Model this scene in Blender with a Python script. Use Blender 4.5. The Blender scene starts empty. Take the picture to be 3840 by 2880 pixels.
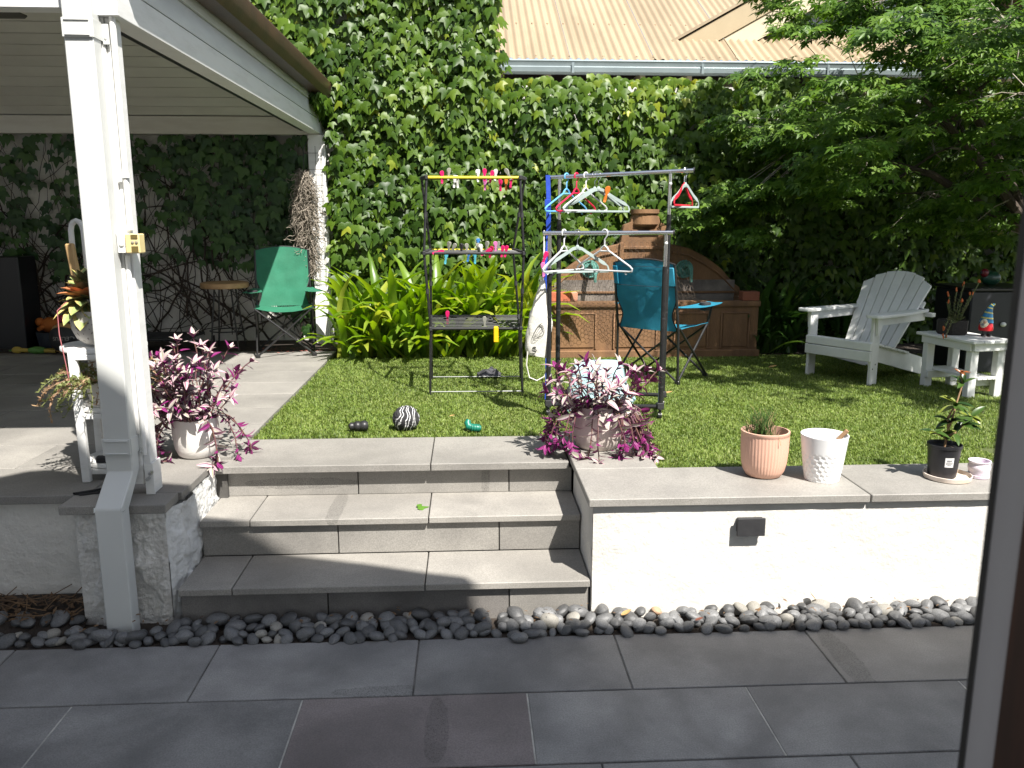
import bpy, bmesh, math, random
import numpy as np
from mathutils import Vector, Matrix, noise, Euler
random.seed(11); rng = np.random.default_rng(11)
S = bpy.context.scene; COL = S.collection
R = math.radians; U = random.uniform

# ---------------------------------------------------------------- camera, sky, sun, exposure
cam = bpy.data.cameras.new('camera'); co = bpy.data.objects.new('camera', cam); COL.objects.link(co)
co.location = (0, 0, 1.66); co.rotation_euler = (R(90 - 11.157), 0, R(-2.995))
cam.sensor_width = 36; cam.lens = 29.295; cam.clip_start = .02; cam.clip_end = 500
cam.dof.use_dof = True; cam.dof.focus_distance = 4.8; cam.dof.aperture_fstop = 9.0
S.camera = co
SUN = Vector((.36, -.63, 1)).normalized()
W = bpy.data.worlds.new('World'); S.world = W; W.use_nodes = True
wn = W.node_tree; bg = wn.nodes['Background']
sky = wn.nodes.new('ShaderNodeTexSky'); sky.sky_type = 'NISHITA'; sky.sun_disc = False
sky.sun_elevation = math.asin(SUN.z); sky.sun_rotation = math.atan2(SUN.x, SUN.y)
sky.air_density = 1.0; sky.dust_density = 1.2; sky.ozone_density = 1.0
hsv = wn.nodes.new('ShaderNodeHueSaturation'); hsv.inputs['Saturation'].default_value = .62
wn.links.new(sky.outputs[0], hsv.inputs['Color']); wn.links.new(hsv.outputs[0], bg.inputs[0]); bg.inputs[1].default_value = .088
sl = bpy.data.lights.new('sun', 'SUN'); sl.energy = 4.9; sl.angle = R(.55); sl.color = (1, .955, .89)
so = bpy.data.objects.new('sun', sl); COL.objects.link(so); so.location = SUN * 20
so.rotation_euler = (-SUN).to_track_quat('-Z', 'Y').to_euler()
S.view_settings.view_transform = 'Standard'; S.view_settings.look = 'None'
S.view_settings.exposure = 1.12; S.view_settings.gamma = 1

# ---------------------------------------------------------------- helpers
def tag(o, label=None, cat=None, group=None, kind=None):
    if label: o['label'] = label
    if cat: o['category'] = cat
    if group: o['group'] = group
    if kind: o['kind'] = kind
    return o
def empty(name, loc, label=None, cat=None, group=None, rz=0, kind=None):
    o = bpy.data.objects.new(name, None); COL.objects.link(o)
    o.location = loc; o.rotation_euler = (0, 0, rz); o.empty_display_size = .05
    return tag(o, label, cat, group, kind)
def wmat(o):
    m = Matrix.Identity(4)
    while o is not None:
        m = o.matrix_basis @ m; o = o.parent
    return m
def copy_tree(o, parent=None):
    c = o.copy(); COL.objects.link(c); c.parent = parent
    for ch in KIDS.get(o.name, []): 
        cc = copy_tree(ch, c)
        KIDS.setdefault(c.name, []).append(cc)
    return c
KIDS = {}
def link(o, parent=None):
    COL.objects.link(o)
    if parent is not None:
        o.parent = parent; KIDS.setdefault(parent.name, []).append(o)
    return o
class MB:
    def __init__(s): s.v = []; s.f = []; s.m = []
    def add(s, vs, fs, mi=0):
        b = len(s.v); s.v += [tuple(v) for v in vs]; s.f += [tuple(i + b for i in f) for f in fs]; s.m += [mi] * len(fs); return s
    def box(s, x0, x1, y0, y1, z0, z1, mi=0):
        return s.add([(x, y, z) for z in (z0, z1) for y in (y0, y1) for x in (x0, x1)],
                     [(0, 2, 3, 1), (4, 5, 7, 6), (0, 1, 5, 4), (2, 6, 7, 3), (0, 4, 6, 2), (1, 3, 7, 5)], mi)
    def beam(s, p0, p1, w, h, up=(0, 0, 1), mi=0, w1=None, h1=None):
        p0 = Vector(p0); p1 = Vector(p1); d = (p1 - p0).normalized(); u = Vector(up)
        x = d.cross(u)
        if x.length < 1e-4: x = d.cross(Vector((1, 0, 0)))
        x.normalize(); z = x.cross(d)
        vs = []
        for p, ww, hh in ((p0, w, h), (p1, w1 or w, h1 or h)):
            for a, b in ((-1, -1), (1, -1), (1, 1), (-1, 1)): vs.append(p + x * (a * ww / 2) + z * (b * hh / 2))
        return s.add(vs, [(0, 1, 2, 3), (4, 7, 6, 5), (0, 4, 5, 1), (1, 5, 6, 2), (2, 6, 7, 3), (3, 7, 4, 0)], mi)
    def prism(s, poly, vec, mi=0):
        n = len(poly); v = Vector(vec); p = [Vector(q) for q in poly]
        return s.add(p + [q + v for q in p], [tuple(range(n))[::-1], tuple(range(n, 2 * n))] + [(i, (i + 1) % n, n + (i + 1) % n, n + i) for i in range(n)], mi)
    def tube(s, pts, r, n=8, mi=0, closed=False, caps=True):
        p = [Vector(q) for q in pts]; N = len(p); rs = r if isinstance(r, (list, tuple)) else [r] * N
        vs = []; ref = None
        for i in range(N):
            d = (p[(i + 1) % N] - p[i - 1]) if closed else (p[min(i + 1, N - 1)] - p[max(i - 1, 0)])
            if d.length < 1e-9: d = Vector((0, 0, 1))
            d.normalize()
            if ref is None: ref = d.cross(Vector((0, 0, 1)) if abs(d.z) < .9 else Vector((1, 0, 0)))
            ref = (ref - d * ref.dot(d))
            if ref.length < 1e-6: ref = d.orthogonal()
            ref.normalize(); b = d.cross(ref)
            for k in range(n):
                a = 2 * math.pi * k / n; vs.append(p[i] + (ref * math.cos(a) + b * math.sin(a)) * rs[i])
        fs = []
        for i in range(N if closed else N - 1):
            j = (i + 1) % N
            for k in range(n): fs.append((i * n + k, i * n + (k + 1) % n, j * n + (k + 1) % n, j * n + k))
        if caps and not closed: fs += [tuple(range(n))[::-1], tuple(range((N - 1) * n, N * n))]
        return s.add(vs, fs, mi)
    def lathe(s, prof, c=(0, 0, 0), n=32, mi=0, mod=None):
        vs = []; N = len(prof)
        for i, (r, z) in enumerate(prof):
            for k in range(n):
                a = 2 * math.pi * k / n; rr = r * (mod(a, i, z) if mod else 1)
                vs.append((c[0] + rr * math.cos(a), c[1] + rr * math.sin(a), c[2] + z))
        fs = [(i * n + k, i * n + (k + 1) % n, (i + 1) * n + (k + 1) % n, (i + 1) * n + k) for i in range(N - 1) for k in range(n)]
        if prof[0][0] > 1e-5: fs.append(tuple(range(n))[::-1])
        if prof[-1][0] > 1e-5: fs.append(tuple(range((N - 1) * n, N * n)))
        return s.add(vs, fs, mi)
    def ball(s, c, r, n=14, m=9, rot=None, mi=0, f=None):
        rx, ry, rz = r if isinstance(r, (list, tuple)) else (r, r, r); vs = []
        for i in range(m + 1):
            t = math.pi * i / m
            for k in range(n):
                a = 2 * math.pi * k / n; q = Vector((math.sin(t) * math.cos(a), math.sin(t) * math.sin(a), math.cos(t)))
                g = f(q) if f else 1
                q = Vector((q.x * rx * g, q.y * ry * g, q.z * rz * g))
                if rot is not None: q = rot @ q
                vs.append(q + Vector(c))
        return s.add(vs, [(i * n + k, (i + 1) * n + k, (i + 1) * n + (k + 1) % n, i * n + (k + 1) % n) for i in range(m) for k in range(n)], mi)
    def grid(s, P, mi=0, closed=False):
        h = len(P); w = len(P[0]); vs = [q for row in P for q in row]
        return s.add(vs, [(i * w + k, i * w + (k + 1) % w, (i + 1) * w + (k + 1) % w, (i + 1) * w + k) for i in range(h - 1) for k in range(w if closed else w - 1)], mi)
    def build(s, name, mats, parent=None, bevel=0, seg=1, sharp=35, local=False, flat=False, solid=0, weld=True):
        me = bpy.data.meshes.new(name); me.from_pydata(s.v, [], s.f)
        mats = mats if isinstance(mats, (list, tuple)) else [mats]
        for m in mats: me.materials.append(m)
        if len(mats) > 1: me.polygons.foreach_set('material_index', s.m)
        bm = bmesh.new(); bm.from_mesh(me)
        if weld: bmesh.ops.remove_doubles(bm, verts=bm.verts, dist=1e-6)
        if solid:
            bmesh.ops.recalc_face_normals(bm, faces=bm.faces); bmesh.ops.solidify(bm, geom=bm.faces[:], thickness=solid)
        bmesh.ops.recalc_face_normals(bm, faces=bm.faces)
        if bevel:
            ed = [e for e in bm.edges if len(e.link_faces) == 2 and e.calc_face_angle(0) > .5]
            bmesh.ops.bevel(bm, geom=ed, offset=bevel, segments=seg, affect='EDGES', profile=.5, clamp_overlap=True)
        if parent is not None and not local: bmesh.ops.transform(bm, matrix=wmat(parent).inverted(), verts=bm.verts)
        bm.to_mesh(me); bm.free()
        if not flat:
            me.shade_smooth(); me.set_sharp_from_angle(angle=R(sharp))
        return link(bpy.data.objects.new(name, me), parent)

# ---------------------------------------------------------------- materials
def L4(c): return (c[0], c[1], c[2], 1)
def M(name, col, rough=.6, col2=None, scale=6., detail=5, bump=0., bscale=40., metal=0, spec=.5, ov=0., attr=None, transl=0., coat=0., stretch=None, lo=.35, hi=.65, world=False, bdist=.01, sss=0):
    m = bpy.data.materials.new(name); m.use_nodes = True; t = m.node_tree; n = t.nodes; l = t.links
    b = n['Principled BSDF']; b.inputs['Roughness'].default_value = rough; b.inputs['Metallic'].default_value = metal
    b.inputs['Specular IOR Level'].default_value = spec; b.inputs['Coat Weight'].default_value = coat
    tc = n.new('ShaderNodeTexCoord'); vec = tc.outputs['Object']
    if world:
        g = n.new('ShaderNodeNewGeometry'); vec = g.outputs['Position']
    oi = n.new('ShaderNodeObjectInfo')
    if not world:
        ad = n.new('ShaderNodeVectorMath'); ad.operation = 'ADD'; sc = n.new('ShaderNodeVectorMath'); sc.operation = 'SCALE'
        cb = n.new('ShaderNodeCombineXYZ')
        for i in range(3): l.new(oi.outputs['Random'], cb.inputs[i])
        l.new(cb.outputs[0], sc.inputs[0]); sc.inputs['Scale'].default_value = 17.3
        l.new(vec, ad.inputs[0]); l.new(sc.outputs[0], ad.inputs[1]); vec = ad.outputs[0]
    if stretch:
        mp = n.new('ShaderNodeMapping'); mp.inputs['Scale'].default_value = stretch; l.new(vec, mp.inputs[0]); vec = mp.outputs[0]
    nz = n.new('ShaderNodeTexNoise'); nz.inputs['Scale'].default_value = scale; nz.inputs['Detail'].default_value = detail; nz.inputs['Roughness'].default_value = .6; l.new(vec, nz.inputs['Vector'])
    mr = n.new('ShaderNodeMapRange'); mr.inputs[1].default_value = lo; mr.inputs[2].default_value = hi; l.new(nz.outputs[0], mr.inputs[0])
    mx = n.new('ShaderNodeMixRGB'); l.new(mr.outputs[0], mx.inputs[0])
    if col2 is None: col2 = tuple(c * .82 for c in col)
    mx.inputs[1].default_value = L4(col); mx.inputs[2].default_value = L4(col2); c = mx.outputs[0]
    if attr:
        a = n.new('ShaderNodeAttribute'); a.attribute_name = 'var'; cr = n.new('ShaderNodeValToRGB'); e = cr.color_ramp.elements
        e[0].color = L4(attr[0]); e[1].color = L4(attr[-1]); 
        for i, q in enumerate(attr[1:-1]):
            x = e.new((i + 1) / (len(attr) - 1)); x.color = L4(q)
        l.new(a.outputs['Fac'], cr.inputs[0])
        m2 = n.new('ShaderNodeMixRGB'); m2.blend_type = 'MULTIPLY'; m2.inputs[0].default_value = 1; l.new(cr.outputs[0], m2.inputs[1]); l.new(c, m2.inputs[2]); c = m2.outputs[0]
    if ov:
        hs = n.new('ShaderNodeHueSaturation'); m3 = n.new('ShaderNodeMapRange'); m3.inputs[3].default_value = 1 - ov; m3.inputs[4].default_value = 1 + ov
        l.new(oi.outputs['Random'], m3.inputs[0]); l.new(m3.outputs[0], hs.inputs['Value']); l.new(c, hs.inputs['Color']); c = hs.outputs[0]
    l.new(c, b.inputs['Base Color'])
    if bump:
        n2 = n.new('ShaderNodeTexNoise'); n2.inputs['Scale'].default_value = bscale; n2.inputs['Detail'].default_value = 6; n2.inputs['Roughness'].default_value = .65; l.new(vec, n2.inputs['Vector'])
        bp = n.new('ShaderNodeBump'); bp.inputs['Strength'].default_value = bump; bp.inputs['Distance'].default_value = bdist; l.new(n2.outputs[0], bp.inputs['Height']); l.new(bp.outputs[0], b.inputs['Normal'])
    if transl:
        tr = n.new('ShaderNodeBsdfTranslucent'); ms = n.new('ShaderNodeMixShader'); ms.inputs[0].default_value = transl
        hs2 = n.new('ShaderNodeHueSaturation'); hs2.inputs['Saturation'].default_value = 1.1; hs2.inputs['Value'].default_value = 1.5; l.new(c, hs2.inputs['Color']); l.new(hs2.outputs[0], tr.inputs[0])
        l.new(b.outputs[0], ms.inputs[1]); l.new(tr.outputs[0], ms.inputs[2]); l.new(ms.outputs[0], n['Material Output'].inputs[0])
    m['vec'] = 0
    return m
def stone(name, a, b2, patch=None, ov=.10, stain=.38):
    """sawn bluestone: mottled, faint veins, fine pores; patch = (cx, cy, cz, rx, ry, rz) in world space marks a pitted cat's-paw stain"""
    m = M(name, a, .62, b2, 3.2, 8, bump=.35, bscale=130, ov=ov, bdist=.002, lo=.3, hi=.7)
    t = m.node_tree; n = t.nodes; l = t.links; b = n['Principled BSDF']
    src = b.inputs['Base Color'].links[0].from_socket
    g = n.new('ShaderNodeNewGeometry')
    fine = n.new('ShaderNodeTexNoise'); fine.inputs['Scale'].default_value = 190; fine.inputs['Detail'].default_value = 2; l.new(g.outputs['Position'], fine.inputs['Vector'])
    f2 = n.new('ShaderNodeMapRange'); f2.inputs[1].default_value = .3; f2.inputs[2].default_value = .7; f2.inputs[3].default_value = .8; f2.inputs[4].default_value = 1.18; l.new(fine.outputs[0], f2.inputs[0])
    mu = n.new('ShaderNodeMixRGB'); mu.blend_type = 'MULTIPLY'; mu.inputs[0].default_value = 1; l.new(src, mu.inputs[1]); l.new(f2.outputs[0], mu.inputs[2]); src = mu.outputs[0]
    st = n.new('ShaderNodeTexNoise'); st.inputs['Scale'].default_value = 1.7; st.inputs['Detail'].default_value = 7; st.inputs['Distortion'].default_value = .8; l.new(g.outputs['Position'], st.inputs['Vector'])
    s2 = n.new('ShaderNodeMapRange'); s2.inputs[1].default_value = .44; s2.inputs[2].default_value = .66; s2.inputs[3].default_value = 0; s2.inputs[4].default_value = stain; l.new(st.outputs[0], s2.inputs[0])
    md = n.new('ShaderNodeMixRGB'); l.new(s2.outputs[0], md.inputs[0]); l.new(src, md.inputs[1]); md.inputs[2].default_value = L4(tuple(x * .55 for x in b2)); src = md.outputs[0]
    if patch:
        sb = n.new('ShaderNodeVectorMath'); sb.operation = 'SUBTRACT'; l.new(g.outputs['Position'], sb.inputs[0]); sb.inputs[1].default_value = patch[:3]
        dv = n.new('ShaderNodeVectorMath'); dv.operation = 'DIVIDE'; l.new(sb.outputs[0], dv.inputs[0]); dv.inputs[1].default_value = patch[3:]
        ln = n.new('ShaderNodeVectorMath'); ln.operation = 'LENGTH'; l.new(dv.outputs[0], ln.inputs[0])
        wb = n.new('ShaderNodeTexNoise'); wb.inputs['Scale'].default_value = 14; l.new(g.outputs['Position'], wb.inputs['Vector'])
        ad = n.new('ShaderNodeMath'); ad.operation = 'MULTIPLY_ADD'; l.new(wb.outputs[0], ad.inputs[0]); ad.inputs[1].default_value = .7; l.new(ln.outputs['Value'], ad.inputs[2])
        lt = n.new('ShaderNodeMapRange'); lt.inputs[1].default_value = 1.36; lt.inputs[2].default_value = 1.30; l.new(ad.outputs[0], lt.inputs[0])
        pit = n.new('ShaderNodeTexVoronoi'); pit.inputs['Scale'].default_value = 170; l.new(g.outputs['Position'], pit.inputs['Vector'])
        pr = n.new('ShaderNodeMapRange'); pr.inputs[1].default_value = .15; pr.inputs[2].default_value = .5; pr.inputs[3].default_value = .45; pr.inputs[4].default_value = .85; l.new(pit.outputs['Distance'], pr.inputs[0])
        m4 = n.new('ShaderNodeMixRGB'); m4.blend_type = 'MULTIPLY'; l.new(lt.outputs[0], m4.inputs[0]); l.new(src, m4.inputs[1]); l.new(pr.outputs[0], m4.inputs[2]); src = m4.outputs[0]
    l.new(src, b.inputs['Base Color'])
    return m
BS1, BS2 = (.30, .285, .258), (.225, .214, .196)
BSL = stone('bluestone', BS1, BS2)
BSD = stone('bluestone_lower', (.34, .33, .318), (.185, .18, .178), ov=.16, stain=.7)
BST = stone('bluestone_tread', (.36, .34, .305), (.255, .242, .22))
MORTAR = M('mortar', (.085, .08, .073), .9, (.045, .042, .04), 12, bump=.4)
PALEJ = M('pale_grout', (.20, .19, .175), .9, (.06, .057, .053), 9, bump=.3); GROUT = M('white_grout', (.62, .60, .55), .9, (.36, .35, .32), 14, bump=.3)
RENDER = M('white_render', (.67, .65, .61), .88, (.54, .52, .475), 2.6, 9, lo=.42, hi=.8, bump=.38, bscale=30, bdist=.02, world=True)
RENDERD = M('weathered_render', (.74, .72, .67), .9, (.60, .58, .535), 2.4, 8, bump=.7, bscale=22, bdist=.02, world=True)
PAINT = M('white_paint', (.75, .75, .73), .5, (.56, .555, .53), 4, 9, lo=.48, hi=.95, bump=.12, bscale=70, bdist=.003, stretch=(1, 1, 6))
PAINTH = M('white_paint_boards', (.70, .71, .70), .5, (.62, .63, .62), 3, 6, bump=.2, bscale=60, bdist=.003, stretch=(6, 1, 6), ov=.03)
PIPE = M('pipe_grey', (.60, .61, .585), .38, (.57, .58, .56), 3, 3, bump=.05, bscale=200)
CEIL = M('ceiling_paint', (.70, .68, .61), .6, (.64, .62, .555), 3, 4, ov=.03)
BLACK = M('black_enamel', (.012, .012, .013), .35, (.02, .02, .02), 20)
BLACKM = M('black_matte', (.018, .018, .02), .7, (.03, .03, .032), 14, bump=.1)
CHROME = M('chrome', (.78, .78, .78), .13, (.7, .7, .7), 8, metal=1)
BARK = M('bark', (.10, .075, .055), .9, (.05, .038, .03), 9, 8, bump=.8, bscale=50, stretch=(1, 1, .25))
DIRT = M('soil', (.055, .042, .032), .95, (.03, .022, .017), 18, 8, bump=1, bscale=40, bdist=.02)

# ---------------------------------------------------------------- leaf templates
def frame(p, d, n, s):
    y = Vector(d).normalized(); x = y.cross(Vector(n))
    if x.length < 1e-4: x = y.orthogonal()
    x.normalize(); z = x.cross(y)
    return Matrix(((x.x * s, y.x * s, z.x * s, p[0]), (x.y * s, y.y * s, z.y * s, p[1]), (x.z * s, y.z * s, z.z * s, p[2]), (0, 0, 0, 1)))
def tmesh(name, V, F, mats, mi=None, var=0., smooth=True):
    me = bpy.data.meshes.new(name); me.from_pydata([tuple(v) for v in V], [], F)
    for m in (mats if isinstance(mats, (list, tuple)) else [mats]): me.materials.append(m)
    if mi: me.polygons.foreach_set('material_index', mi)
    a = me.attributes.new('var', 'FLOAT', 'FACE'); a.data.foreach_set('value', [var] * len(F))
    if smooth: me.shade_smooth()
    return me
def scatter(name, T, X, mats, parent, smooth=True):
    """one joined mesh of many leaves; T = [(V, F)], X = [(template, matrix, var)]"""
    VV = []; LL = []; LT = []; AV = []; b = 0
    X = sorted(X, key=lambda q: q[0]); inv = np.array(wmat(parent).inverted()) if parent is not None else np.eye(4)
    for ti, (V, F) in enumerate(T):
        xs = [q for q in X if q[0] == ti]
        if not xs: continue
        A = np.array([np.array(q[1]) for q in xs]); A = inv @ A
        V = np.array([tuple(v) for v in V]); nv = len(V)
        P = np.einsum('nij,vj->nvi', A[:, :3, :3], V) + A[:, None, :3, 3]
        VV.append(P.reshape(-1, 3)); k = len(xs)
        fl = np.array([i for f in F for i in f]); ft = np.array([len(f) for f in F])
        LL.append((fl[None, :] + (np.arange(k) * nv)[:, None] + b).ravel()); LT.append(np.tile(ft, k))
        AV.append(np.repeat([q[2] for q in xs], len(F))); b += k * nv
    return rawmesh(name, np.concatenate(VV), np.concatenate(LL), np.concatenate(LT), np.concatenate(AV), mats, parent, smooth)
def rawmesh(name, V, L, T, A, mats, parent, smooth=True):
    me = bpy.data.meshes.new(name); me.vertices.add(len(V)); me.vertices.foreach_set('co', V.astype(np.float32).ravel())
    me.loops.add(len(L)); me.loops.foreach_set('vertex_index', L.astype(np.int32)); me.polygons.add(len(T))
    me.polygons.foreach_set('loop_start', np.concatenate(([0], np.cumsum(T)[:-1])).astype(np.int32))
    me.polygons.foreach_set('loop_total', T.astype(np.int32))
    me.update(calc_edges=True)
    a = me.attributes.new('var', 'FLOAT', 'FACE'); a.data.foreach_set('value', A.astype(np.float32))
    for m in (mats if isinstance(mats, (list, tuple)) else [mats]): me.materials.append(m)
    if smooth: me.shade_smooth()
    return link(bpy.data.objects.new(name, me), parent)
def piece(name, me, parent, Mx):
    o = bpy.data.objects.new(name, me); link(o, parent); o.matrix_basis = wmat(parent).inverted() @ Mx; return o
def ivy_leaf(cv=.2, cup=.2, k=1.):
    h = [(.20, -.07), (.46, .05), (.64 * k, .50), (.25, .43), (.17, .66)]; mid = [(0, .06), (0, .4), (0, .72), (0, 1.05)]
    z = lambda x, y: -cup * abs(x) ** 1.3 - cv * max(y, 0) ** 2 + .05 * math.sin(7 * y + 4 * abs(x))
    V = [(x, y, z(x, y)) for x, y in mid] + [(x, y, z(x, y)) for x, y in h] + [(-x, y * .97, z(-x, y)) for x, y in h]
    F = []
    for o, fl in ((4, 0), (9, 1)):
        q = [(0, o, o + 1), (0, o + 1, 1), (o + 1, o + 2, o + 3), (o + 1, o + 3, 1), (1, o + 3, o + 4), (1, o + 4, 2), (2, o + 4, 3)]
        F += [t[::-1] if fl else t for t in q]
    return V, F
def maple_leaf(w=.17, droop=.25):
    V = [(0, 0, 0)]; F = []
    angs = [-35, 25, 90, 155, 215]; ln = [.5, .85, 1.05, .85, .5]
    ring = []
    for i, (a, q) in enumerate(zip(angs, ln)):
        a = R(a); V.append((math.cos(a) * q, math.sin(a) * q, -droop * q * q)); ti = len(V) - 1
        mid = []
        for sgn in (-1, 1):
            V.append((math.cos(a) * q * .45 - sgn * math.sin(a) * w * -1 * q * .9, math.sin(a) * q * .45 + sgn * math.cos(a) * w * -1 * q * .9, -droop * .2 * q)); mid.append(len(V) - 1)
        F += [(0, mid[0], ti), (0, ti, mid[1])]
    return V, F
def blade(L, w, e0, curl, n=7, fold=.25):
    """a strap leaf rising from the origin in the YZ plane and arching over towards +Y"""
    V = []; F = []; y = z = 0; e = e0
    for i in range(n + 1):
        t = i / n; ww = w * (.55 + .6 * math.sin(math.pi * min(t * .8 + .15, 1))) * (1 if t < .75 else max(.04, (1 - t) / .25) ** .6)
        nx, nz = -math.sin(e), math.cos(e)
        V += [(-ww / 2, y + nx * ww * fold, z + nz * ww * fold), (0, y, z), (ww / 2, y + nx * ww * fold, z + nz * ww * fold)]
        y += L / n * math.cos(e); z += L / n * math.sin(e); e -= curl * (t * 1.4 + .25) / n
    for i in range(n):
        for k in (0, 1): F.append((i * 3 + k, i * 3 + k + 1, i * 3 + k + 4, i * 3 + k + 3))
    return V, F
def pz(V): return [Vector(v) for v in V]
# ================================================================ SETTING
# ---------------------------------------------------------------- lower paving
g = MB().box(-7, 7, -1.2, 3.112, -.12, -.005).build('lower_paving', PALEJ); tag(g, kind='structure')
g2 = MB().box(-30, 30, -12, 40, -.4, -.121).build('ground', DIRT); tag(g2, kind='structure')
bed = MB().box(-7, 7, 3.113, 3.4, -.12, -.004).build('soil_bed', DIRT); tag(bed, kind='structure')
P1 = stone('bluestone_stained', (.34, .33, .318), (.185, .18, .178), (-.30, 2.74, 0, .20, .035, .05), ov=.16, stain=.6)
P2 = stone('bluestone_banded', (.30, .285, .265), (.20, .19, .178), (1.44, 2.86, 0, .05, .3, .05), ov=.1, stain=.5)
P3 = stone('bluestone_brown', (.26, .222, .216), (.165, .142, .138), (-.12, 2.5, 0, .04, .2, .05), ov=.1, stain=.5)
rows = [(2.709, 3.112, .578, .79), (2.304, 2.704, .195, .793), (1.898, 2.299, .40, .79), (1.492, 1.893, .1, .79), (1.086, 1.487, .5, .79), (.68, 1.081, .2, .79), (.274, .675, .45, .79), (-.14, .27, .1, .79), (-.55, -.14, .4, .79), (-.96, -.55, .2, .79)]
for ri, (y0, y1, off, L) in enumerate(rows):
    for k in range(-6 if ri < 4 else -3, 6 if ri < 4 else 3):
        x0 = off + k * L + .003; x1 = off + (k + 1) * L - .003; dz = U(-.0012, .0012)
        mt = BSD
        if ri == 0 and k == -2: mt = P1
        if ri == 0 and k == 1: mt = P2
        if ri == 1 and k == -1: mt = P3
        MB().box(x0, x1, y0 + .002, y1 - .002, -.03, dz).build('paver', mt, g, bevel=.0025)
        if ri == 1 and -3 < k < 4: MB().box(x0 - .0055, x0 - .0005, y0 + .004, y1 - .004, -.004, -.0008).build('grout_line', GROUT, g)
# ---------------------------------------------------------------- steps
ZL = .508; ZD = .525; ZC = .534
st = MB().box(-1.21, .505, 3.64, 4.3, -.1, .3125).box(-1.21, .505, 3.955, 4.3, .313, .47).build('steps', MORTAR)
st2 = MB().box(-1.21, .505, 3.32, 4.0, -.1, .11).build('step_core', MORTAR, st); tag(st, kind='structure')
RP = stone('bluestone_catpaw', BS1, BS2, (-.82, 3.91, .405, .29, .06, .030))
RP2 = stone('bluestone_catpaw_band', BS1, BS2, (.075, 3.91, .42, .022, .05, .12))
TP2 = stone('bluestone_tread_band', (.36, .34, .305), (.255, .242, .22), (-.62, 3.72, .345, .035, .3, .04))
def riser(y, z0, z1, cuts, mts=None):
    for i in range(len(cuts) - 1):
        MB().box(cuts[i] + .0025, cuts[i + 1] - .0025, y, y + .03, z0, z1).build('riser_slab', (mts or {}).get(i, BSL), st, bevel=.002)
def tread(z, y0, y1, cuts, mts=None, mt=None, dz=(0, 0, 0, 0), th=.03):
    for i in range(len(cuts) - 1):
        MB().box(cuts[i] + .0025, cuts[i + 1] - .0025, y0 + U(-.002, .002), y1, z - th + dz[i], z + dz[i]).build('tread_slab', (mts or {}).get(i, mt or BST), st, bevel=.003)
RSHADE = stone('bluestone_painted_shade', (.20, .188, .175), (.125, .117, .11), ov=.06, stain=.85)  # darker copy of the stone: shade on the bottom riser painted into its colour
riser(3.285, -.02, .134, [-1.205, -.60, .16, .502], {0: RSHADE, 1: RSHADE}); tread(.17, 3.256, 3.605, [-1.205, -.985, -.193, .502])
riser(3.607, .171, .308, [-1.205, -.60, .13, .502]); tread(.344, 3.582, 3.93, [-1.205, -.985, -.19, .502], {1: TP2})
riser(3.922, .345, ZL - .043, [-1.205, -.545, .19, .502], {0: RP, 1: RP2}); tread(ZL, 3.872, 4.375, [-1.215, -.19, .482], th=.036, mt=BSL)
# ---------------------------------------------------------------- right retaining wall
rw = empty('retaining_wall', (2, 3.3, 0), 'low white rendered retaining wall with grey bluestone coping to the right of the steps', 'wall')
P = []
def plaster(nx, nz, f, amp, sc):
    out = []
    for j in range(nz + 1):
        row = []
        for i in range(nx + 1):
            p, nrm = f(i / nx, j / nz); h = noise.fractal(Vector(p) * sc, .9, 2.1, 5) * amp
            row.append(Vector(p) + Vector(nrm) * h)
        out.append(row)
    return out
w = MB(); w.grid(plaster(220, 44, lambda u, v: ((.508 + u * 5.5, 3.262, -.05 + v * (ZC + .016)), (0, -1, 0)), .002, 9))
w.grid(plaster(40, 30, lambda u, v: ((.507, 3.90 - u * .635, -.05 + v * (ZC + .016)), (-1, 0, 0)), .003, 11))
w.box(.514, 6.0, 3.272, 3.6, -.05, ZC - .036)
w.box(.514, .86, 3.6, 3.9, -.05, ZC - .036)
w.build('wall_face', RENDER, rw, sharp=60, weld=False)
for a, b2, y0, y1 in ((.486, 1.668, 3.238, 3.668), (1.674, 2.87, 3.238, 3.668), (2.876, 4.07, 3.238, 3.668), (4.076, 5.2, 3.238, 3.668), (.486, .870, 3.672, 4.02)):
    MB().box(a, b2, y0, y1, ZC - .034, ZC).build('coping_slab', BSL, rw, bevel=.003)
MB().box(.486, .870, 4.024, 4.375, ZC - .034, ZC - .004).build('coping_slab', BSL, rw, bevel=.003)
# ---------------------------------------------------------------- left wall, pier, cheek
lw = empty('low_rendered_wall', (-2, 3.45, 0), 'weathered grey-white rendered wall under the verandah deck with a flaking pier left of the steps', 'wall')
w = MB(); w.grid(plaster(120, 30, lambda u, v: ((-6 + u * 4.4, 3.462, -.05 + v * .54), (0, -1, 0)), .006, 7)); w.box(-6, -1.6, 3.475, 3.7, -.05, .488)
w.build('wall_face', RENDERD, lw, sharp=60, weld=False)
FLAKE = M('flaking_render', (.78, .765, .725), .9, (.60, .58, .54), 5, 9, bump=.8, bscale=30, bdist=.03, world=True, lo=.4, hi=.6)
def flaky(nx, nz, f):
    out = []
    for j in range(nz + 1):
        row = []
        for i in range(nx + 1):
            p, nr = f(i / nx, j / nz); p = Vector(p); c = noise.fractal(Vector((p.x * 9, p.y * 9, p.z * 6)), 1, 2, 4)
            h = .012 * max(-.3, min(1, c * 5)) + .008 * abs(noise.fractal(p * 26, .8, 2.2, 5))
            e = min(1, 14 * min(i / nx, 1 - i / nx) + .25)
            row.append(p + Vector(nr) * h * e)
        out.append(row)
    return out
w = MB(); w.grid(flaky(90, 110, lambda u, v: ((-1.612 + u * .362, 3.315, -.05 + v * .54), (0, -1, 0))))
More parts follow.
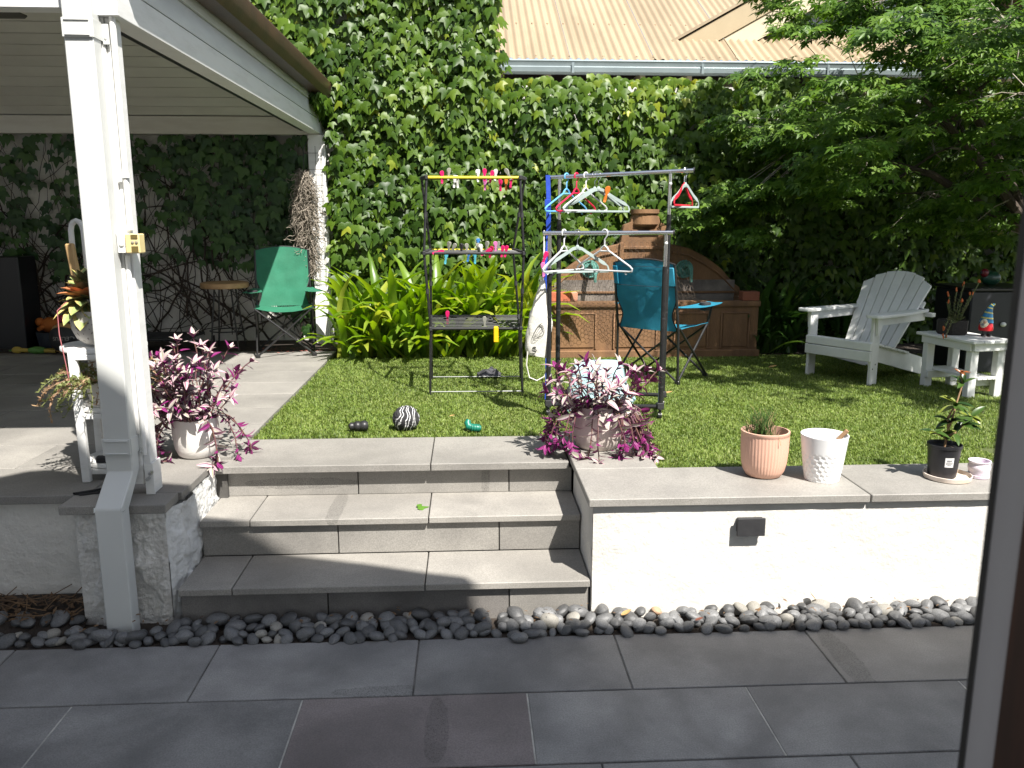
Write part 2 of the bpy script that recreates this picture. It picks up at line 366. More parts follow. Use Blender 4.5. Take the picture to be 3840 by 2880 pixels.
w.box(-1.605, -1.256, 3.33, 3.6, -.05, .488); w.grid(flaky(12, 60, lambda u, v: ((-1.612, 3.47 - u * .155, -.05 + v * .54), (-1, 0, 0))))
w.build('pier_face', FLAKE, lw, sharp=70, weld=False)
CHK = M('cheek_paint', (.74, .74, .72), .8, (.62, .62, .60), 7, 7, bump=.8, bscale=28, bdist=.02, world=True)
w = MB(); w.grid(flaky(90, 70, lambda u, v: ((-1.252 + .036 * min(1, u * 6), 3.318 + u * .62, -.05 + v * .54), (1, 0, 0)))); w.box(-1.5, -1.235, 3.6, 3.93, -.05, .488)
w.build('cheek_face', CHK, lw, sharp=70, weld=False)
MB().box(-1.66, -1.236, 3.288, 3.444, ZD - .037, ZD + .001).build('coping_slab', BSL, lw, bevel=.003)
MB().box(-1.61, -1.222, 3.449, 3.985, ZD - .037, ZD).build('coping_slab', BSL, lw, bevel=.003)
for a, b2 in ((-2.22, -1.614), (-3.03, -2.224), (-3.84, -3.034), (-4.65, -3.844), (-5.5, -4.654)):
    MB().box(a, b2, 3.432, 3.84, ZD - .037, ZD).build('coping_slab', BSL, lw, bevel=.003)
# ---------------------------------------------------------------- verandah deck pavers
dk = MB().box(-6, -1.165, 3.9, 7.9, .2, ZD - .034).build('verandah_paving', MORTAR); tag(dk, kind='structure')
for r_ in range(9):
    y0 = 3.842 + r_ * .4125; y1 = y0 + .408
    if y1 > 7.35: y1 = min(y1, 7.34)
    if y1 - y0 < .05: continue
    off = (-.35 if r_ % 2 else 0)
    xr = -1.165 if r_ else -1.614
    x = xr
    k = 0
    while x > -5.9:
        ln = (.62 if (k == 0 and r_ % 2) else .8); x0 = max(x - ln, -5.95)
        if r_ == 0 and k == 0: x0 = x - .5
        yy = y0
        if r_ == 0: pass
        MB().box(x0 + .002, x - .002, yy + .0025, y1 - .001, ZD - .033, ZD + U(-.0008, .0008)).build('paver', BSL, dk, bevel=.0018)
        x = x0; k += 1
MB().box(-1.612, -1.165, 3.988, 4.252, ZD - .033, ZD).build('paver', BSL, dk, bevel=.0018)
# ---------------------------------------------------------------- soil behind the lawn, lawn
MB().box(-1.163, 8, 4.38, 8, .1, .49).box(.872, 8, 3.675, 4.38, .1, .49).build('garden_soil', DIRT)['kind'] = 'structure'
gd = MB().box(-6, -1.17, 7.345, 7.97, .3, .535).build('garden_bed', DIRT); gd['kind'] = 'structure'
TURF = M('turf_backing', (.085, .105, .028), .9, (.055, .075, .02), 60, bump=.5)
lawn = MB().box(-1.163, 6.5, 4.378, 7.0, .45, .505).box(.873, 6.5, 3.671, 4.378, .45, .505).build('lawn', TURF); lawn['kind'] = 'structure'
GRASS = M('turf_fibre', (.95, .95, .95), .5, (.75, .75, .75), 5, spec=.35, attr=[(.068, .125, .018), (.145, .222, .034), (.24, .32, .062), (.38, .42, .15)], transl=.25)
def grass():
    def area(x0, x1, y0, y1, d):
        n = int((x1 - x0) * (y1 - y0) * d); return np.c_[rng.uniform(x0, x1, n), rng.uniform(y0, y1, n)]
    Q = np.concatenate([area(-1.16, 2.6, 4.38, 5.2, 26000), area(.875, 2.6, 3.673, 4.38, 28000), area(-1.16, 3.4, 5.2, 7.0, 17000), area(2.6, 4.4, 4.0, 5.2, 15000), area(3.4, 5, 5.2, 7, 4000)])
    # fibres lean together in small curls
    n = len(Q); ph = np.array([noise.noise(Vector((a * 22, b * 22, 0))) for a, b in Q]) * 9 + rng.normal(0, 1.3, n)
    ln = rng.uniform(.015, .028, n); w = rng.uniform(.0022, .004, n); lean = rng.uniform(.25, 1.0, n)
    dx = np.cos(ph); dy = np.sin(ph); z0 = .503
    big = np.array([noise.noise(Vector((a * 2.2, b * 2.2, 3))) for a, b in Q])
    P = np.zeros((n, 5, 3)); sx = -dy; sy = dx
    h1 = ln * .55; h2 = ln * (1 - .45 * lean); o1 = ln * lean * .28; o2 = ln * lean * .9
    for i, (o, h, ww, sg) in enumerate(((0, 0, w, -1), (0, 0, w, 1), (o1, h1, w, 1), (o1, h1, w, -1), (o2, h2, w, 0))):
        P[:, i, 0] = Q[:, 0] + dx * o + sx * ww * sg * .5; P[:, i, 1] = Q[:, 1] + dy * o + sy * ww * sg * .5; P[:, i, 2] = z0 + h
    F = np.array([0, 1, 2, 3, 3, 2, 4]); L = (F[None] + (np.arange(n) * 5)[:, None]).ravel(); T = np.tile([4, 3], n)
    var = np.clip(rng.beta(2.2, 2.4, n) + big * .18, 0, 1)
    return rawmesh('grass', P.reshape(-1, 3), L, T, np.repeat(var, 2), GRASS, None)
tag(grass(), 'short curly artificial grass pile covering the raised lawn', 'grass', kind='stuff')
# ---------------------------------------------------------------- boundary wall
bw = empty('boundary_wall', (0, 8, .5), 'tall rendered wall behind the ivy, stepping down to the right', 'wall')
MB().box(-6.5, .20, 7.96, 8.13, .3, 4.9).build('tall_wall', RENDERD, bw); MB().box(.203, 8, 7.965, 8.12, .3, 2.86).build('low_wall', RENDERD, bw)
# ---------------------------------------------------------------- the house we stand in: only its door jamb is in view, its eave shades the lower paving
hs = empty('house', (0, .6, 0), 'house seen from its doorway, dark grey metal door jamb along the right edge', 'house')
JAMB = M('anodised_frame', (.30, .295, .31), .5, (.27, .265, .28), 3); SEAL = M('rubber_seal', (.012, .012, .012), .6); MAH = M('brown_timber', (.05, .018, .010), .45, (.022, .009, .005), 4, stretch=(12, 12, 1))
MB().prism([(.402, .598, 0), (.4075, .598, 0), (.4415, .65, 0), (.4385, .65, 0)], (0, 0, 2.3)).build('seal', SEAL, hs)
MB().prism([(.408, .5985, 0), (.432, .5985, 0), (.48, .65, 0), (.442, .65, 0)], (0, 0, 2.3)).build('door_jamb', JAMB, hs, bevel=.0008)
MB().prism([(.4325, .602, 0), (.62, .602, 0), (.62, .64, 0), (.475, .64, 0)], (0, 0, 2.3)).build('door_frame', MAH, hs)
BRK = M('house_wall', (.72, .70, .66), .85, (.64, .62, .58), 5, bump=.4)
MB().box(.6205, 6, .62, .86, 0, 2.75).box(-6, -1.6, .62, .86, 0, 2.75).box(-1.6, .6205, .62, .86, 2.301, 2.75).build('wall', BRK, hs)
ev = [(-5.5, 1.06), (-.9, 1.05), (-.61, 1.076), (-.53, 1.165), (-.45, 1.185), (-.36, 1.165), (-.21, 1.076), (.07, .975), (.36, .90), (.67, .808), (.85, .735), (1.17, .63), (1.41, .533), (1.61, .467), (1.65, .40), (1.80, .221), (2.54, .199), (5.5, .198), (5.5, -3), (-5.5, -3)]
MB().prism([(x, y, 4.6) for x, y in ev], (0, 0, .1)).build('upper_roof', PAINT, hs)
MB().box(-5, 5, -1.8, -1.6, 2.9, 4.6).build('upper_wall', BRK, hs); MB().box(-6, 6, -3, .62, 2.755, 2.88).build('lower_roof', PAINT, hs)
# ================================================================ VERANDAH
ve = empty('verandah', (-1.38, 3.47, ZD), 'white timber verandah with a boarded hipped ceiling, brown gutter and a square front post', 'verandah')
MB().box(-1.445, -1.366, 3.425, 3.52, .57, 2.41).box(-1.3655, -1.335, 3.435, 3.51, .60, 2.41).build('post', PAINT, ve, bevel=.003)
MB().box(-1.413, -1.283, 7.765, 7.885, ZD - .01, 2.40).box(-1.2825, -1.262, 7.775, 7.86, ZD, 2.40).build('post', PAINT, ve, bevel=.003)
br = MB().box(-1.358, -1.322, 3.418, 3.424, .528, .66).box(-1.3345, -1.327, 3.424, 3.52, .528, .66).build('post_bracket', PAINT, ve, bevel=.001)
for z in (.60, .625): MB().tube([(-1.34 + (z - .6) * .5, 3.418, z), (-1.34 + (z - .6) * .5, 3.392, z)], .0075, 6).build('bolt', M('bolt_zinc', (.5, .5, .5), .35, metal=.8), br)
# downpipe with a bend over the coping
def rectpipe(path, w, d):
    b = MB(); ring = []
    for i, (p, nv) in enumerate(path):
        p = Vector(p); nv = Vector(nv)
        ring.append([p + Vector((-w / 2, 0, 0)), p + Vector((w / 2, 0, 0)), p + Vector((w / 2, 0, 0)) + nv * d, p + Vector((-w / 2, 0, 0)) + nv * d])
    b.grid(ring, closed=True); return b
xc = -1.428
dp = rectpipe([((xc, 3.345, 2.78), (0, 1, 0)), ((xc, 3.345, .655), (0, 1, 0)), ((xc, 3.345, .65), (0, 1, -.05)), ((xc + .005, 3.196, .545), (0, .95, -.35)), ((xc + .006, 3.192, .535), (0, 1, 0)), ((xc + .008, 3.192, -.03), (0, 1, 0))], .106, .072).build('downpipe', PIPE, ve, bevel=.004)
for z in (2.355, .755):
    b = MB().box(xc - .0545, xc + .0545, 3.337, 3.343, z - .034, z + .034).box(xc + .0535, xc + .0575, 3.343, 3.43, z - .034, z + .034).box(xc - .0575, xc - .0535, 3.343, 3.43, z - .034, z + .034)
    for dz in (-.026, .026): b.tube([(xc - .045, 3.336, z + dz), (xc + .045, 3.336, z + dz)], .004, 6)
    b.ball((xc + .068, 3.42, z - .02), (.008, .006, .012), 8, 5); b.box(xc + .0575, xc + .082, 3.418, 3.424, z - .045, z + .03)
    b.build('pipe_bracket', PIPE, dp, bevel=.0012)
MB().tube([(-1.352, 3.424, .70), (-1.352, 3.424, 1.52)], .010, 8).tube([(-1.331, 3.424, 1.62), (-1.331, 3.424, 2.41)], .012, 10).box(-1.352, -1.312, 3.408, 3.414, 1.82, 1.84).build('conduit', M('conduit_white', (.82, .82, .80), .4), ve)
po = MB().box(-1.371, -1.337, 3.385, 3.43, 1.532, 1.608).ball((-1.355, 3.384, 1.565), (.011, .006, .011), 10, 6).build('power_outlet', PAINT, ve, bevel=.004)
CREAM = M('cream_plastic', (.72, .60, .30), .45, (.66, .54, .26), 5)
b = MB().box(-1.3365, -1.281, 3.372, 3.43, 1.530, 1.606).build('outlet_cover', CREAM, po, bevel=.004)
FL_ = M('smoked_flap', (.16, .12, .04), .3); MB().box(-1.312, -1.287, 3.369, 3.374, 1.588, 1.603).build('flap', FL_, po); MB().box(-1.312, -1.287, 3.369, 3.374, 1.535, 1.558).build('flap', FL_, po)
SW_ = M('switch_grey', (.3, .27, .2), .4)
for x in (-1.307, -1.292): MB().ball((x, 3.371, 1.573), (.0065, .004, .0065), 8, 5).build('switch', SW_, po)
# right-hand beam and boards, black shadow-gap strip, gutter
MB().prism([(-1.40, 3.40, 2.41), (-1.30, 3.40, 2.41), (-1.30, 3.40, 2.462), (-1.306, 3.40, 2.53), (-1.40, 3.40, 2.53)], (0, 4.52, 0)).build('beam', PAINT, ve, bevel=.002)
for z0, z1 in ((2.534, 2.648), (2.652, 2.765)):
    MB().prism([(-1.33, 3.40, z0), (-1.304, 3.40, z0), (-1.309, 3.40, z1 - .012), (-1.318, 3.40, z1), (-1.33, 3.40, z1)], (0, 4.55, 0)).build('weatherboard', PAINTH, ve)
MB().box(-1.475, -1.402, 3.44, 7.78, 2.435, 2.46).build('shadow_gap_strip', BLACK, ve)  # solid black strip standing in for the shadow gap beside the ceiling boards
RUST = M('brown_gutter', (.085, .040, .028), .42, (.05, .026, .02), 6, 6, bump=.15, ov=0)
MB().prism([(-1.30, 3.40, 2.755), (-1.30, 3.40, 2.70), (-1.205, 3.40, 2.70), (-1.18, 3.40, 2.75), (-1.176, 3.40, 2.825), (-1.192, 3.40, 2.842), (-1.205, 3.40, 2.83), (-1.2, 3.40, 2.755), (-1.22, 3.40, 2.715), (-1.29, 3.40, 2.715), (-1.29, 3.40, 2.755)], (0, 4.92, 0)).build('gutter', RUST, ve)
ROOFB = M('verandah_roof', (.10, .06, .045), .5, (.07, .04, .03), 4)
T30 = math.tan(R(30))
MB().prism([(-1.21, 3.42, 2.835), (-1.21, 8.2, 2.835), (-3.6, 5.81, 2.835 + 2.39 * T30)], (0, 0, .03)).build('roof_slope', ROOFB, ve)
MB().prism([(-1.21, 3.42, 2.836), (-3.6, 5.81, 2.836 + 2.39 * T30), (-6.5, 5.81, 2.836 + 2.39 * T30), (-6.5, 3.42, 2.836)], (0, 0, .03)).build('roof_slope', ROOFB, ve)
MB().prism([(-1.21, 8.2, 2.837), (-3.6, 5.81, 2.837 + 2.39 * T30), (-6.5, 5.81, 2.837 + 2.39 * T30), (-6.5, 8.2, 2.837)], (0, 0, .03)).build('roof_slope', ROOFB, ve)
MB().box(-6.4, -1.49, 3.42, 3.50, 2.438, 2.72).build('front_beam', PAINT, ve, bevel=.003)
MB().box(-6.4, -1.31, 7.775, 7.89, 2.402, 2.553).build('rear_beam', M('beam_cream', (.66, .635, .57), .6, (.58, .55, .48), 3, 6, bump=.15, stretch=(1, 6, 6)), ve, bevel=.003)
# ceiling boards: rear slope board by board (each cut at the hip), other slopes behind the beam
pw = .124; nb = 20
for k in range(nb):
    s0 = k * pw; s1 = s0 + pw - .009
    def pt(s, x): return (x, 7.78 - s * math.cos(R(30)), 2.56 + s * .5)
    xr0 = -1.42 - s0 * math.cos(R(30)); xr1 = -1.42 - s1 * math.cos(R(30))
    if k > 14: xr0 -= .0
    MB().prism([pt(s0, -6.4), pt(s0, xr0), pt(s1, xr1), pt(s1, -6.4)], (0, .006, .012)).build('ceiling_board', CEIL, ve, bevel=.0015)
MB().prism([(-1.41, 7.79, 2.58), (-1.41, 3.5, 2.58), (-3.5, 5.6, 2.58 + 2.1 * T30), (-3.5, 5.66, 2.58 + 2.1 * T30)], (0, 0, .015)).build('side_ceiling', CEIL, ve)
MB().prism([(-1.41, 3.5, 2.59), (-3.5, 5.6, 2.59 + 2.1 * T30), (-6.4, 5.6, 2.59 + 2.1 * T30), (-6.4, 3.5, 2.59)], (0, 0, .015)).build('front_ceiling', CEIL, ve)
MB().box(-6.5, -6.3, 3.5, 8, .5, 2.6).build('added_side_wall', RENDERD, ve)  # unseen end wall, added to stop sky light entering from the left
# ceiling fan
fn = empty('ceiling_fan', (-3.14, 5.15, 2.80), 'dark bladed ceiling fan under the verandah roof, one blade tip showing top left', 'fan')
MB().tube([(-3.14, 5.15, 2.84), (-3.14, 5.15, 3.62)], .015).build('rod', BLACK, fn); MB().lathe([(0, -.05), (.07, -.04), (.09, 0), (.07, .05), (0, .06)], (-3.14, 5.15, 2.81), 20).build('motor', BLACK, fn)
FB = M('fan_blade', (.10, .095, .085), .5)
for k in range(4):
    a = R(3 + 90 * k); d = Vector((math.cos(a), math.sin(a), 0)); q = Vector((-d.y, d.x, 0)); c = Vector((-3.14, 5.15, 2.79))
    MB().prism([c + d * .08 + q * .03, c + d * .45 + q * .06, c + d * .62 + q * .05, c + d * .655, c + d * .62 - q * .045 + Vector((0, 0, .012)), c + d * .45 - q * .06 + Vector((0, 0, .015)), c + d * .08 - q * .03], (0, 0, .008)).build('fan_blade', FB, fn)
# ================================================================ NEIGHBOUR'S HOUSE
nh = empty('neighbour_house', (2, 9, 0), 'neighbouring house with a beige corrugated iron roof and a gable rising above the ivy wall', 'house')
TAN = M('roof_iron', (.355, .28, .182), .55, (.28, .218, .14), 2.5, 7, ov=.03, stretch=(1, .3, .3)); TAN2 = M('barge_paint', (.40, .32, .20), .55, (.36, .285, .175), 3); CRM = M('cream_timber', (.56, .49, .35), .6, (.50, .43, .30), 3)
GUT = M('zinc_gutter', (.27, .32, .33), .38, (.22, .265, .275), 4, 5, metal=.25)
c30, s30 = math.cos(R(30)), math.sin(R(30)); EY, EZ = 8.24, 3.135
def corr(name, w, L, lead=0.):
    n = int(round(w / .08)) * 8; P = []
    for j in range(2):
        s_ = j * L; row = []
        for i in range(n + 1):
            x = w * i / n; h = .0115 * math.cos(2 * math.pi * i / 8) + .007 * (1 - i / n)
            row.append((x, s_ * c30 - h * s30, s_ * s30 + h * c30))
        P.append(row)
    me = MB().grid(P); o = me.build(name, TAN, None, sharp=80, solid=.0012); return o
base = corr('roof_sheet', .8, 3.6); COL.objects.unlink(base)
sm = base.data; bpy.data.objects.remove(base)
for k in range(-1, 9): piece('roof_sheet', sm, nh, Matrix.Translation((.18 + k * .8, EY, EZ)))
sc_ = MB()
for i in range(0, 60, 2):
    for s_ in (.06, .98, 1.9):
        x = .18 + .08 * (i + 0) + (.02 if s_ > .5 else 0); c = Vector((x, EY + s_ * c30 - .013 * s30, EZ + s_ * s30 + .013 * c30)); sc_.lathe([(.012, 0), (.009, .004), (.005, .009), (0, .01)], c, 6)
sc_.build('roofing_screws', M('screw_head', (.32, .23, .13), .5), nh)['kind'] = 'stuff'
# gutter, rafter tails, dark eave
MB().prism([(.20, 8.25, 3.115), (.20, 8.245, 3.0), (.20, 8.15, 2.99), (.20, 8.125, 3.01), (.20, 8.12, 3.05), (.20, 8.128, 3.06), (.20, 8.125, 3.095), (.20, 8.118, 3.105), (.20, 8.128, 3.118), (.20, 8.14, 3.108), (.20, 8.14, 3.02), (.20, 8.235, 3.02), (.20, 8.24, 3.115)], (6.6, 0, 0)).build('gutter', GUT, nh)
for x in (.98, 2.2, 3.4, 4.6): MB().prism([(x, 8.114, 3.09), (x, 8.114, 3.01), (x, 8.11, 3.0), (x, 8.107, 3.0), (x, 8.107, 3.09)], (.022, 0, 0)).build('gutter_strap', GUT, nh)
for k in range(14): MB().box(.3 + k * .45, .35 + k * .45, 8.255, 9, 2.94, 3.03).build('rafter_tail', CRM, nh)
MB().box(.22, 7, 8.62, 8.8, 2.5, 3.2).build('wall', M('dark_brick', (.06, .04, .032), .9), nh)
# gable
gx0, gz0, gsl = 2.05, 3.36, .55; gxa = 4.75
def gp(x): return gz0 + (min(x, 2 * gxa - x) - gx0) * gsl
MB().prism([(gx0 - .02, 8.72, gp(gx0)), (gxa, 8.72, gp(gxa)), (gxa, 8.72, gp(gxa) - .21), (gx0 + .30, 8.72, gp(gx0) - .04)], (0, .03, 0)).build('barge_board', TAN2, nh, bevel=.003)
MB().prism([(gx0 + .31, 8.735, gp(gx0) - .04), (gxa, 8.735, gp(gxa) - .212), (gxa, 8.735, gp(gxa) - .42), (gx0 + .72, 8.735, gp(gx0) - .02)], (0, .03, 0)).build('barge_board', CRM, nh, bevel=.003)
MB().prism([(2 * gxa - gx0, 8.72, gp(gx0)), (gxa + .002, 8.72, gp(gxa)), (gxa + .002, 8.72, gp(gxa) - .42), (2 * gxa - gx0 - .7, 8.72, gp(gx0))], (0, .03, 0)).build('barge_board', CRM, nh, bevel=.003)
MB().prism([(gx0 - .05, 8.70, gp(gx0) + .0), (gxa, 8.70, gp(gxa) + .02), (gxa, 11, gp(gxa) + .02), (gx0 - .05, 11, gp(gx0))], (0, 0, .03)).build('gable_roof', TAN, nh)
MB().prism([(2 * gxa - gx0, 8.70, gp(gx0)), (gxa + .003, 8.70, gp(gxa) + .02), (gxa + .003, 11, gp(gxa) + .02), (2 * gxa - gx0, 11, gp(gx0))], (0, 0, .03)).build('gable_roof', TAN, nh)
GW = M('gable_boards', (.09, .055, .038), .7, (.06, .036, .026), 4, stretch=(1, 1, 12))
MB().prism([(gx0 + .3, 9.0, 3.3), (2 * gxa - gx0 - .3, 9.0, 3.3), (gxa, 9.0, gp(gxa) - .05)], (0, .1, 0)).build('gable_wall', GW, nh)
MB().box(2.9, 6.4, 8.93, 8.995, 3.50, 3.565).build('sill_board', CRM, nh, bevel=.003)
MB().box(2.9, 6.4, 8.80, 8.92, 3.41, 3.46).build('flashing', CRM, nh, bevel=.003)
wd = MB().box(3.30, 5.20, 8.986, 8.996, 3.567, 4.3).box(3.30, 3.36, 8.955, 8.9865, 3.567, 4.3).box(5.02, 5.20, 8.955, 8.9865, 3.567, 4.3).build('window', M('window_timber', (.16, .06, .025), .5), nh)
GL = M('leadlight_glass', (.05, .06, .075), .06, (.12, .13, .15), 2, spec=1.0, ov=.3)
LEAD = M('lead_came', (.42, .42, .40), .5)
for i in range(13):
    for j in range(5):
        x = 3.362 + i * .1275; z = 3.57 + j * .145
        o = MB().box(x + .004, x + .1235, 8.975, 8.98, z + .004, z + .141).build('pane', GL, wd); o.rotation_euler = (0, 0, 0)
b = MB()
for i in range(14): b.box(3.358 + i * .1275, 3.366 + i * .1275, 8.968, 8.984, 3.567, 4.3)
for j in range(6): b.box(3.362, 5.02, 8.9675, 8.9845, 3.566 + j * .145, 3.574 + j * .145)
b.build('lead_bars', LEAD, wd)
# ================================================================ IVY
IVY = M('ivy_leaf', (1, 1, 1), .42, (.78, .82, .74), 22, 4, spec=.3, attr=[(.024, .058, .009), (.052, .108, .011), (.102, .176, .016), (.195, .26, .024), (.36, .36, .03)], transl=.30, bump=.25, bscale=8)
IT = [ivy_leaf(.22, .25), ivy_leaf(.32, .12, .92), ivy_leaf(.12, .35, 1.05)]
IM = [tmesh('ivy_leaf', V, F, IVY, var=v) for V, F in IT for v in (.1, .28, .42, .58, .8)]
def ivy_surface(x, z): return 7.74 + .10 * noise.noise(Vector((x * 1.6, z * 1.6, 5))) + .05 * noise.noise(Vector((x * 4, z * 4, 9)))
def grow(items, x0, x1, z0, z1f, dens, layer, big):
    n = int((x1 - x0) * 4.6 * dens)
    for _ in range(n):
        x = U(x0, x1); z = U(z0, 5.1)
        if z > z1f(x): continue
        edge = z1f(x) - z
        y = ivy_surface(x, z) + layer + U(-.03, .03) + (.10 if edge < .12 else 0)
        s = big * U(.45, 1.2)
        clump = noise.noise(Vector((x * 1.3, z * 1.3, 2)))
        d = Vector((U(-.6, .6), U(-.8, -.1), -1)); nn = Vector((U(-.6, .6), -1, U(-.1, 1.25)))
        v = .30 + .16 * clump + U(-.2, .2)
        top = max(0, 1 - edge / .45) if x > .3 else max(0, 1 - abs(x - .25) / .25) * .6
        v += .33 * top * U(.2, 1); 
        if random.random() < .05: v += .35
        items.append((random.randrange(3), frame((x, y, z), d, nn, s), min(max(v, 0), 1), s, layer))
def top_of(x):
    if x < .12: return 5.05
    if x < .34: return 5.05 if noise.noise(Vector((x * 9, 1, 1))) + (.24 - x) * 7 > 0 else 2.98
    return 2.93 + .05 * noise.noise(Vector((x * 3, 0, 0)))
iv = empty('ivy', (1.5, 7.75, .5), 'dense green ivy with lobed leaves covering the garden wall from verandah to tree', 'ivy')
it = []
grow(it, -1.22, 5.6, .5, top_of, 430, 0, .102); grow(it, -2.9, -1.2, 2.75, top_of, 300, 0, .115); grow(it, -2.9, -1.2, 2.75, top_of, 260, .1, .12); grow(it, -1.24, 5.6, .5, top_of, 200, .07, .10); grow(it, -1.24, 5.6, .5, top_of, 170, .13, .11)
# a ragged right-hand edge of the tall part
for _ in range(420):
    z = U(2.95, 5); x = .17 + abs(random.gauss(0, .07)) + .05 * noise.noise(Vector((0, z * 3, 7)))
    it.append((random.randrange(3), frame((x, U(7.72, 7.98), z), Vector((U(0, .8), U(-.5, .1), -1)), Vector((U(.2, 1), -.8, U(.2, .9))), U(.07, .115)), .35 + U(-.15, .35), .05, 0))
# creeping over the end of the verandah gutter and boards
for _ in range(130):
    y = U(7.3, 8.15); it.append((random.randrange(3), frame((-1.22 + U(-.06, .04), y, 2.70 - U(0, .22) * (y - 7.1)), Vector((U(-.2, .4), U(-.6, .2), -1)), Vector((1, -.6, .5)), U(.06, .1)), .25 + U(-.15, .2), .04, 0))
front = sorted([q for q in it if q[4] == 0 and -1.1 < q[1][0][3] < 4.2], key=lambda q: -q[3])
solo = set(id(q) for q in front[:300])
for q in front[:300]:
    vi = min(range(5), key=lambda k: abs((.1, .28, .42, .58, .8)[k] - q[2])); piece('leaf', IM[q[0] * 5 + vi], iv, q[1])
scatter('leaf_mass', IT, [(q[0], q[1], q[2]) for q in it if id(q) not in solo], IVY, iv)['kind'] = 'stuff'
VINE = M('vine_stem', (.06, .042, .03), .9, (.035, .025, .02), 20, bump=.5)
b = MB()
for k in range(60):
    x = U(-1.0, 5.4); z = .5; pts = []
    for i in range(14):
        pts.append((x, 7.93 + U(-.02, .02), z)); x += U(-.14, .14); z += .19
        if z > top_of(x): break
    if len(pts) > 2: b.tube(pts, U(.005, .014), 5)
b.build('vine_stems', VINE, iv)
# ---- creeper on the shaded wall under the verandah
cr = empty('creeper', (-3, 7.95, .5), 'shaded creeper with bare tangled stems climbing the white wall under the verandah', 'creeper')
CRM_ = M('creeper_leaf', (1, 1, 1), .45, (.8, .85, .8), 20, attr=[(.022, .06, .018), (.04, .10, .025), (.07, .15, .03)], transl=.2)
CT = [ivy_leaf(.15, .15, .95), ivy_leaf(.25, .2, .9)]
CM = [tmesh('creeper_leaf', V, F, CRM_, var=v) for V, F in CT for v in (.15, .5, .85)]
its = []
for _ in range(2600):
    x = U(-4.6, -1.42); z = U(.6, 2.42)
    dn = .5 + .55 * noise.noise(Vector((x * 1.1, z * 1.1, 3))) + .55 * (z - 1.75) + (.5 if x > -2.5 and z > 1.25 else 0) + (.4 if x > -1.75 else 0)
    if random.random() > (dn - .14) * .8: continue
    s = U(.07, .135)
    its.append((random.randrange(2), frame((x, 7.93 - U(0, .16), z), Vector((U(-.5, .5), U(-.3, -.05), -1)), Vector((U(-.4, .4), -1, U(.1, .7))), s), U(0, 1), s))
its.sort(key=lambda q: -q[3])
for q in its[:180]: piece('leaf', CM[q[0] * 3 + min(2, int(q[2] * 3))], cr, q[1])
scatter('leaf_mass', CT, [(q[0], q[1], q[2]) for q in its[180:]], CRM_, cr)['kind'] = 'stuff'
b = MB()
for k in range(150):
    x = U(-4.8, -1.3); z = U(.5, .8); a = U(.5, 2.6); pts = []; n = random.randrange(8, 22)
    for i in range(n):
        pts.append((x, 7.93 + U(-.05, .015), z)); x += math.cos(a) * .12; z += abs(math.sin(a)) * .12; a += U(-.42, .42)
        if z > 2.42 or x > -1.25: break
    if len(pts) > 3: b.tube(pts, [max(.002, (.011 if k % 5 == 0 else .0048) * (1 - .6 * i / len(pts))) for i in range(len(pts))], 5)
b.build('stem', VINE, cr)
# ================================================================ JAPANESE MAPLE
MAP = M('maple_leaf', (1, 1, 1), .42, (.82, .86, .8), 18, attr=[(.045, .10, .017), (.088, .172, .024), (.155, .255, .034), (.26, .34, .05)], transl=.4, spec=.4)
tr = empty('maple_tree', (4.75, 6.75, .5), 'leafy green maple with layered sprays of small pointed leaves at the upper right', 'tree')
MT = [maple_leaf(.22, .22), maple_leaf(.20, .4), maple_leaf(.24, .12)]
MMs = [tmesh('maple_leaf', V, F, MAP, var=v) for V, F in MT for v in (.15, .4, .7)]
ell = [((4.5, 6.35, 2.65), (2.3, 1.15, 1.2), 700), ((3.5, 7.0, 3.55), (1.15, .6, .55), 150), ((2.9, 7.15, 2.45), (.75, .45, .28), 70), ((5.7, 6.4, 3.9), (1.5, 1.2, .9), 110),
       ((3.75, 4.25, 3.25), (1.15, .95, .38), 60), ((3.85, 5.0, 2.85), (.95, .6, .42), 80), ((2.6, 7.1, 1.75), (.75, .45, .3), 60)]
lv = []; spr = []
for c, r_, n in ell:
    for _ in range(n):
        while True:
            q = Vector((U(-1, 1), U(-1, 1), U(-1, 1)))
            if .2 < q.length < 1 and noise.noise(Vector((c[0] + q.x * r_[0], c[1] + q.y * r_[1], (c[2] + q.z * r_[2]) * 1.4)) * 1.9) > .06: break
        spr.append(Vector((c[0] + q.x * r_[0], c[1] + q.y * r_[1], c[2] + q.z * r_[2])))
tb = MB(); base_ = Vector((4.75, 6.75, .5)); fork = Vector((4.6, 6.6, 1.5))
tb.tube([base_, (4.72, 6.72, 1.0), fork], [.09, .075, .065], 9)
limbs = [fork]
for q in ((3.6, 6.7, 2.6), (5.4, 6.4, 3.0), (4.2, 5.6, 2.9), (3.4, 6.95, 3.4), (4.9, 6.6, 3.8), (3.9, 4.7, 3.1), (2.8, 7.0, 2.3)):
    q = Vector(q); m_ = fork.lerp(q, .5) + Vector((U(-.15, .15), U(-.15, .15), .12)); tb.tube([fork, m_, q], [.045, .03, .014], 6); limbs += [m_, q, m_.lerp(q, .5)]
    for j in range(5):
        b0 = fork.lerp(q, U(.35, 1)); q2 = b0 + Vector((U(-.45, .45), U(-.4, .4), U(-.3, .45))); k2 = b0.lerp(q2, .5) + Vector((U(-.1, .1), U(-.1, .1), U(.02, .12)))
        tb.tube([b0, k2, q2], [.014, .009, .004], 5); limbs += [k2, q2, k2.lerp(q2, .5)]
tb.build('trunk', BARK, tr)
TW = M('pale_twig', (.34, .30, .25), .8, (.22, .19, .15), 20); tw = MB()
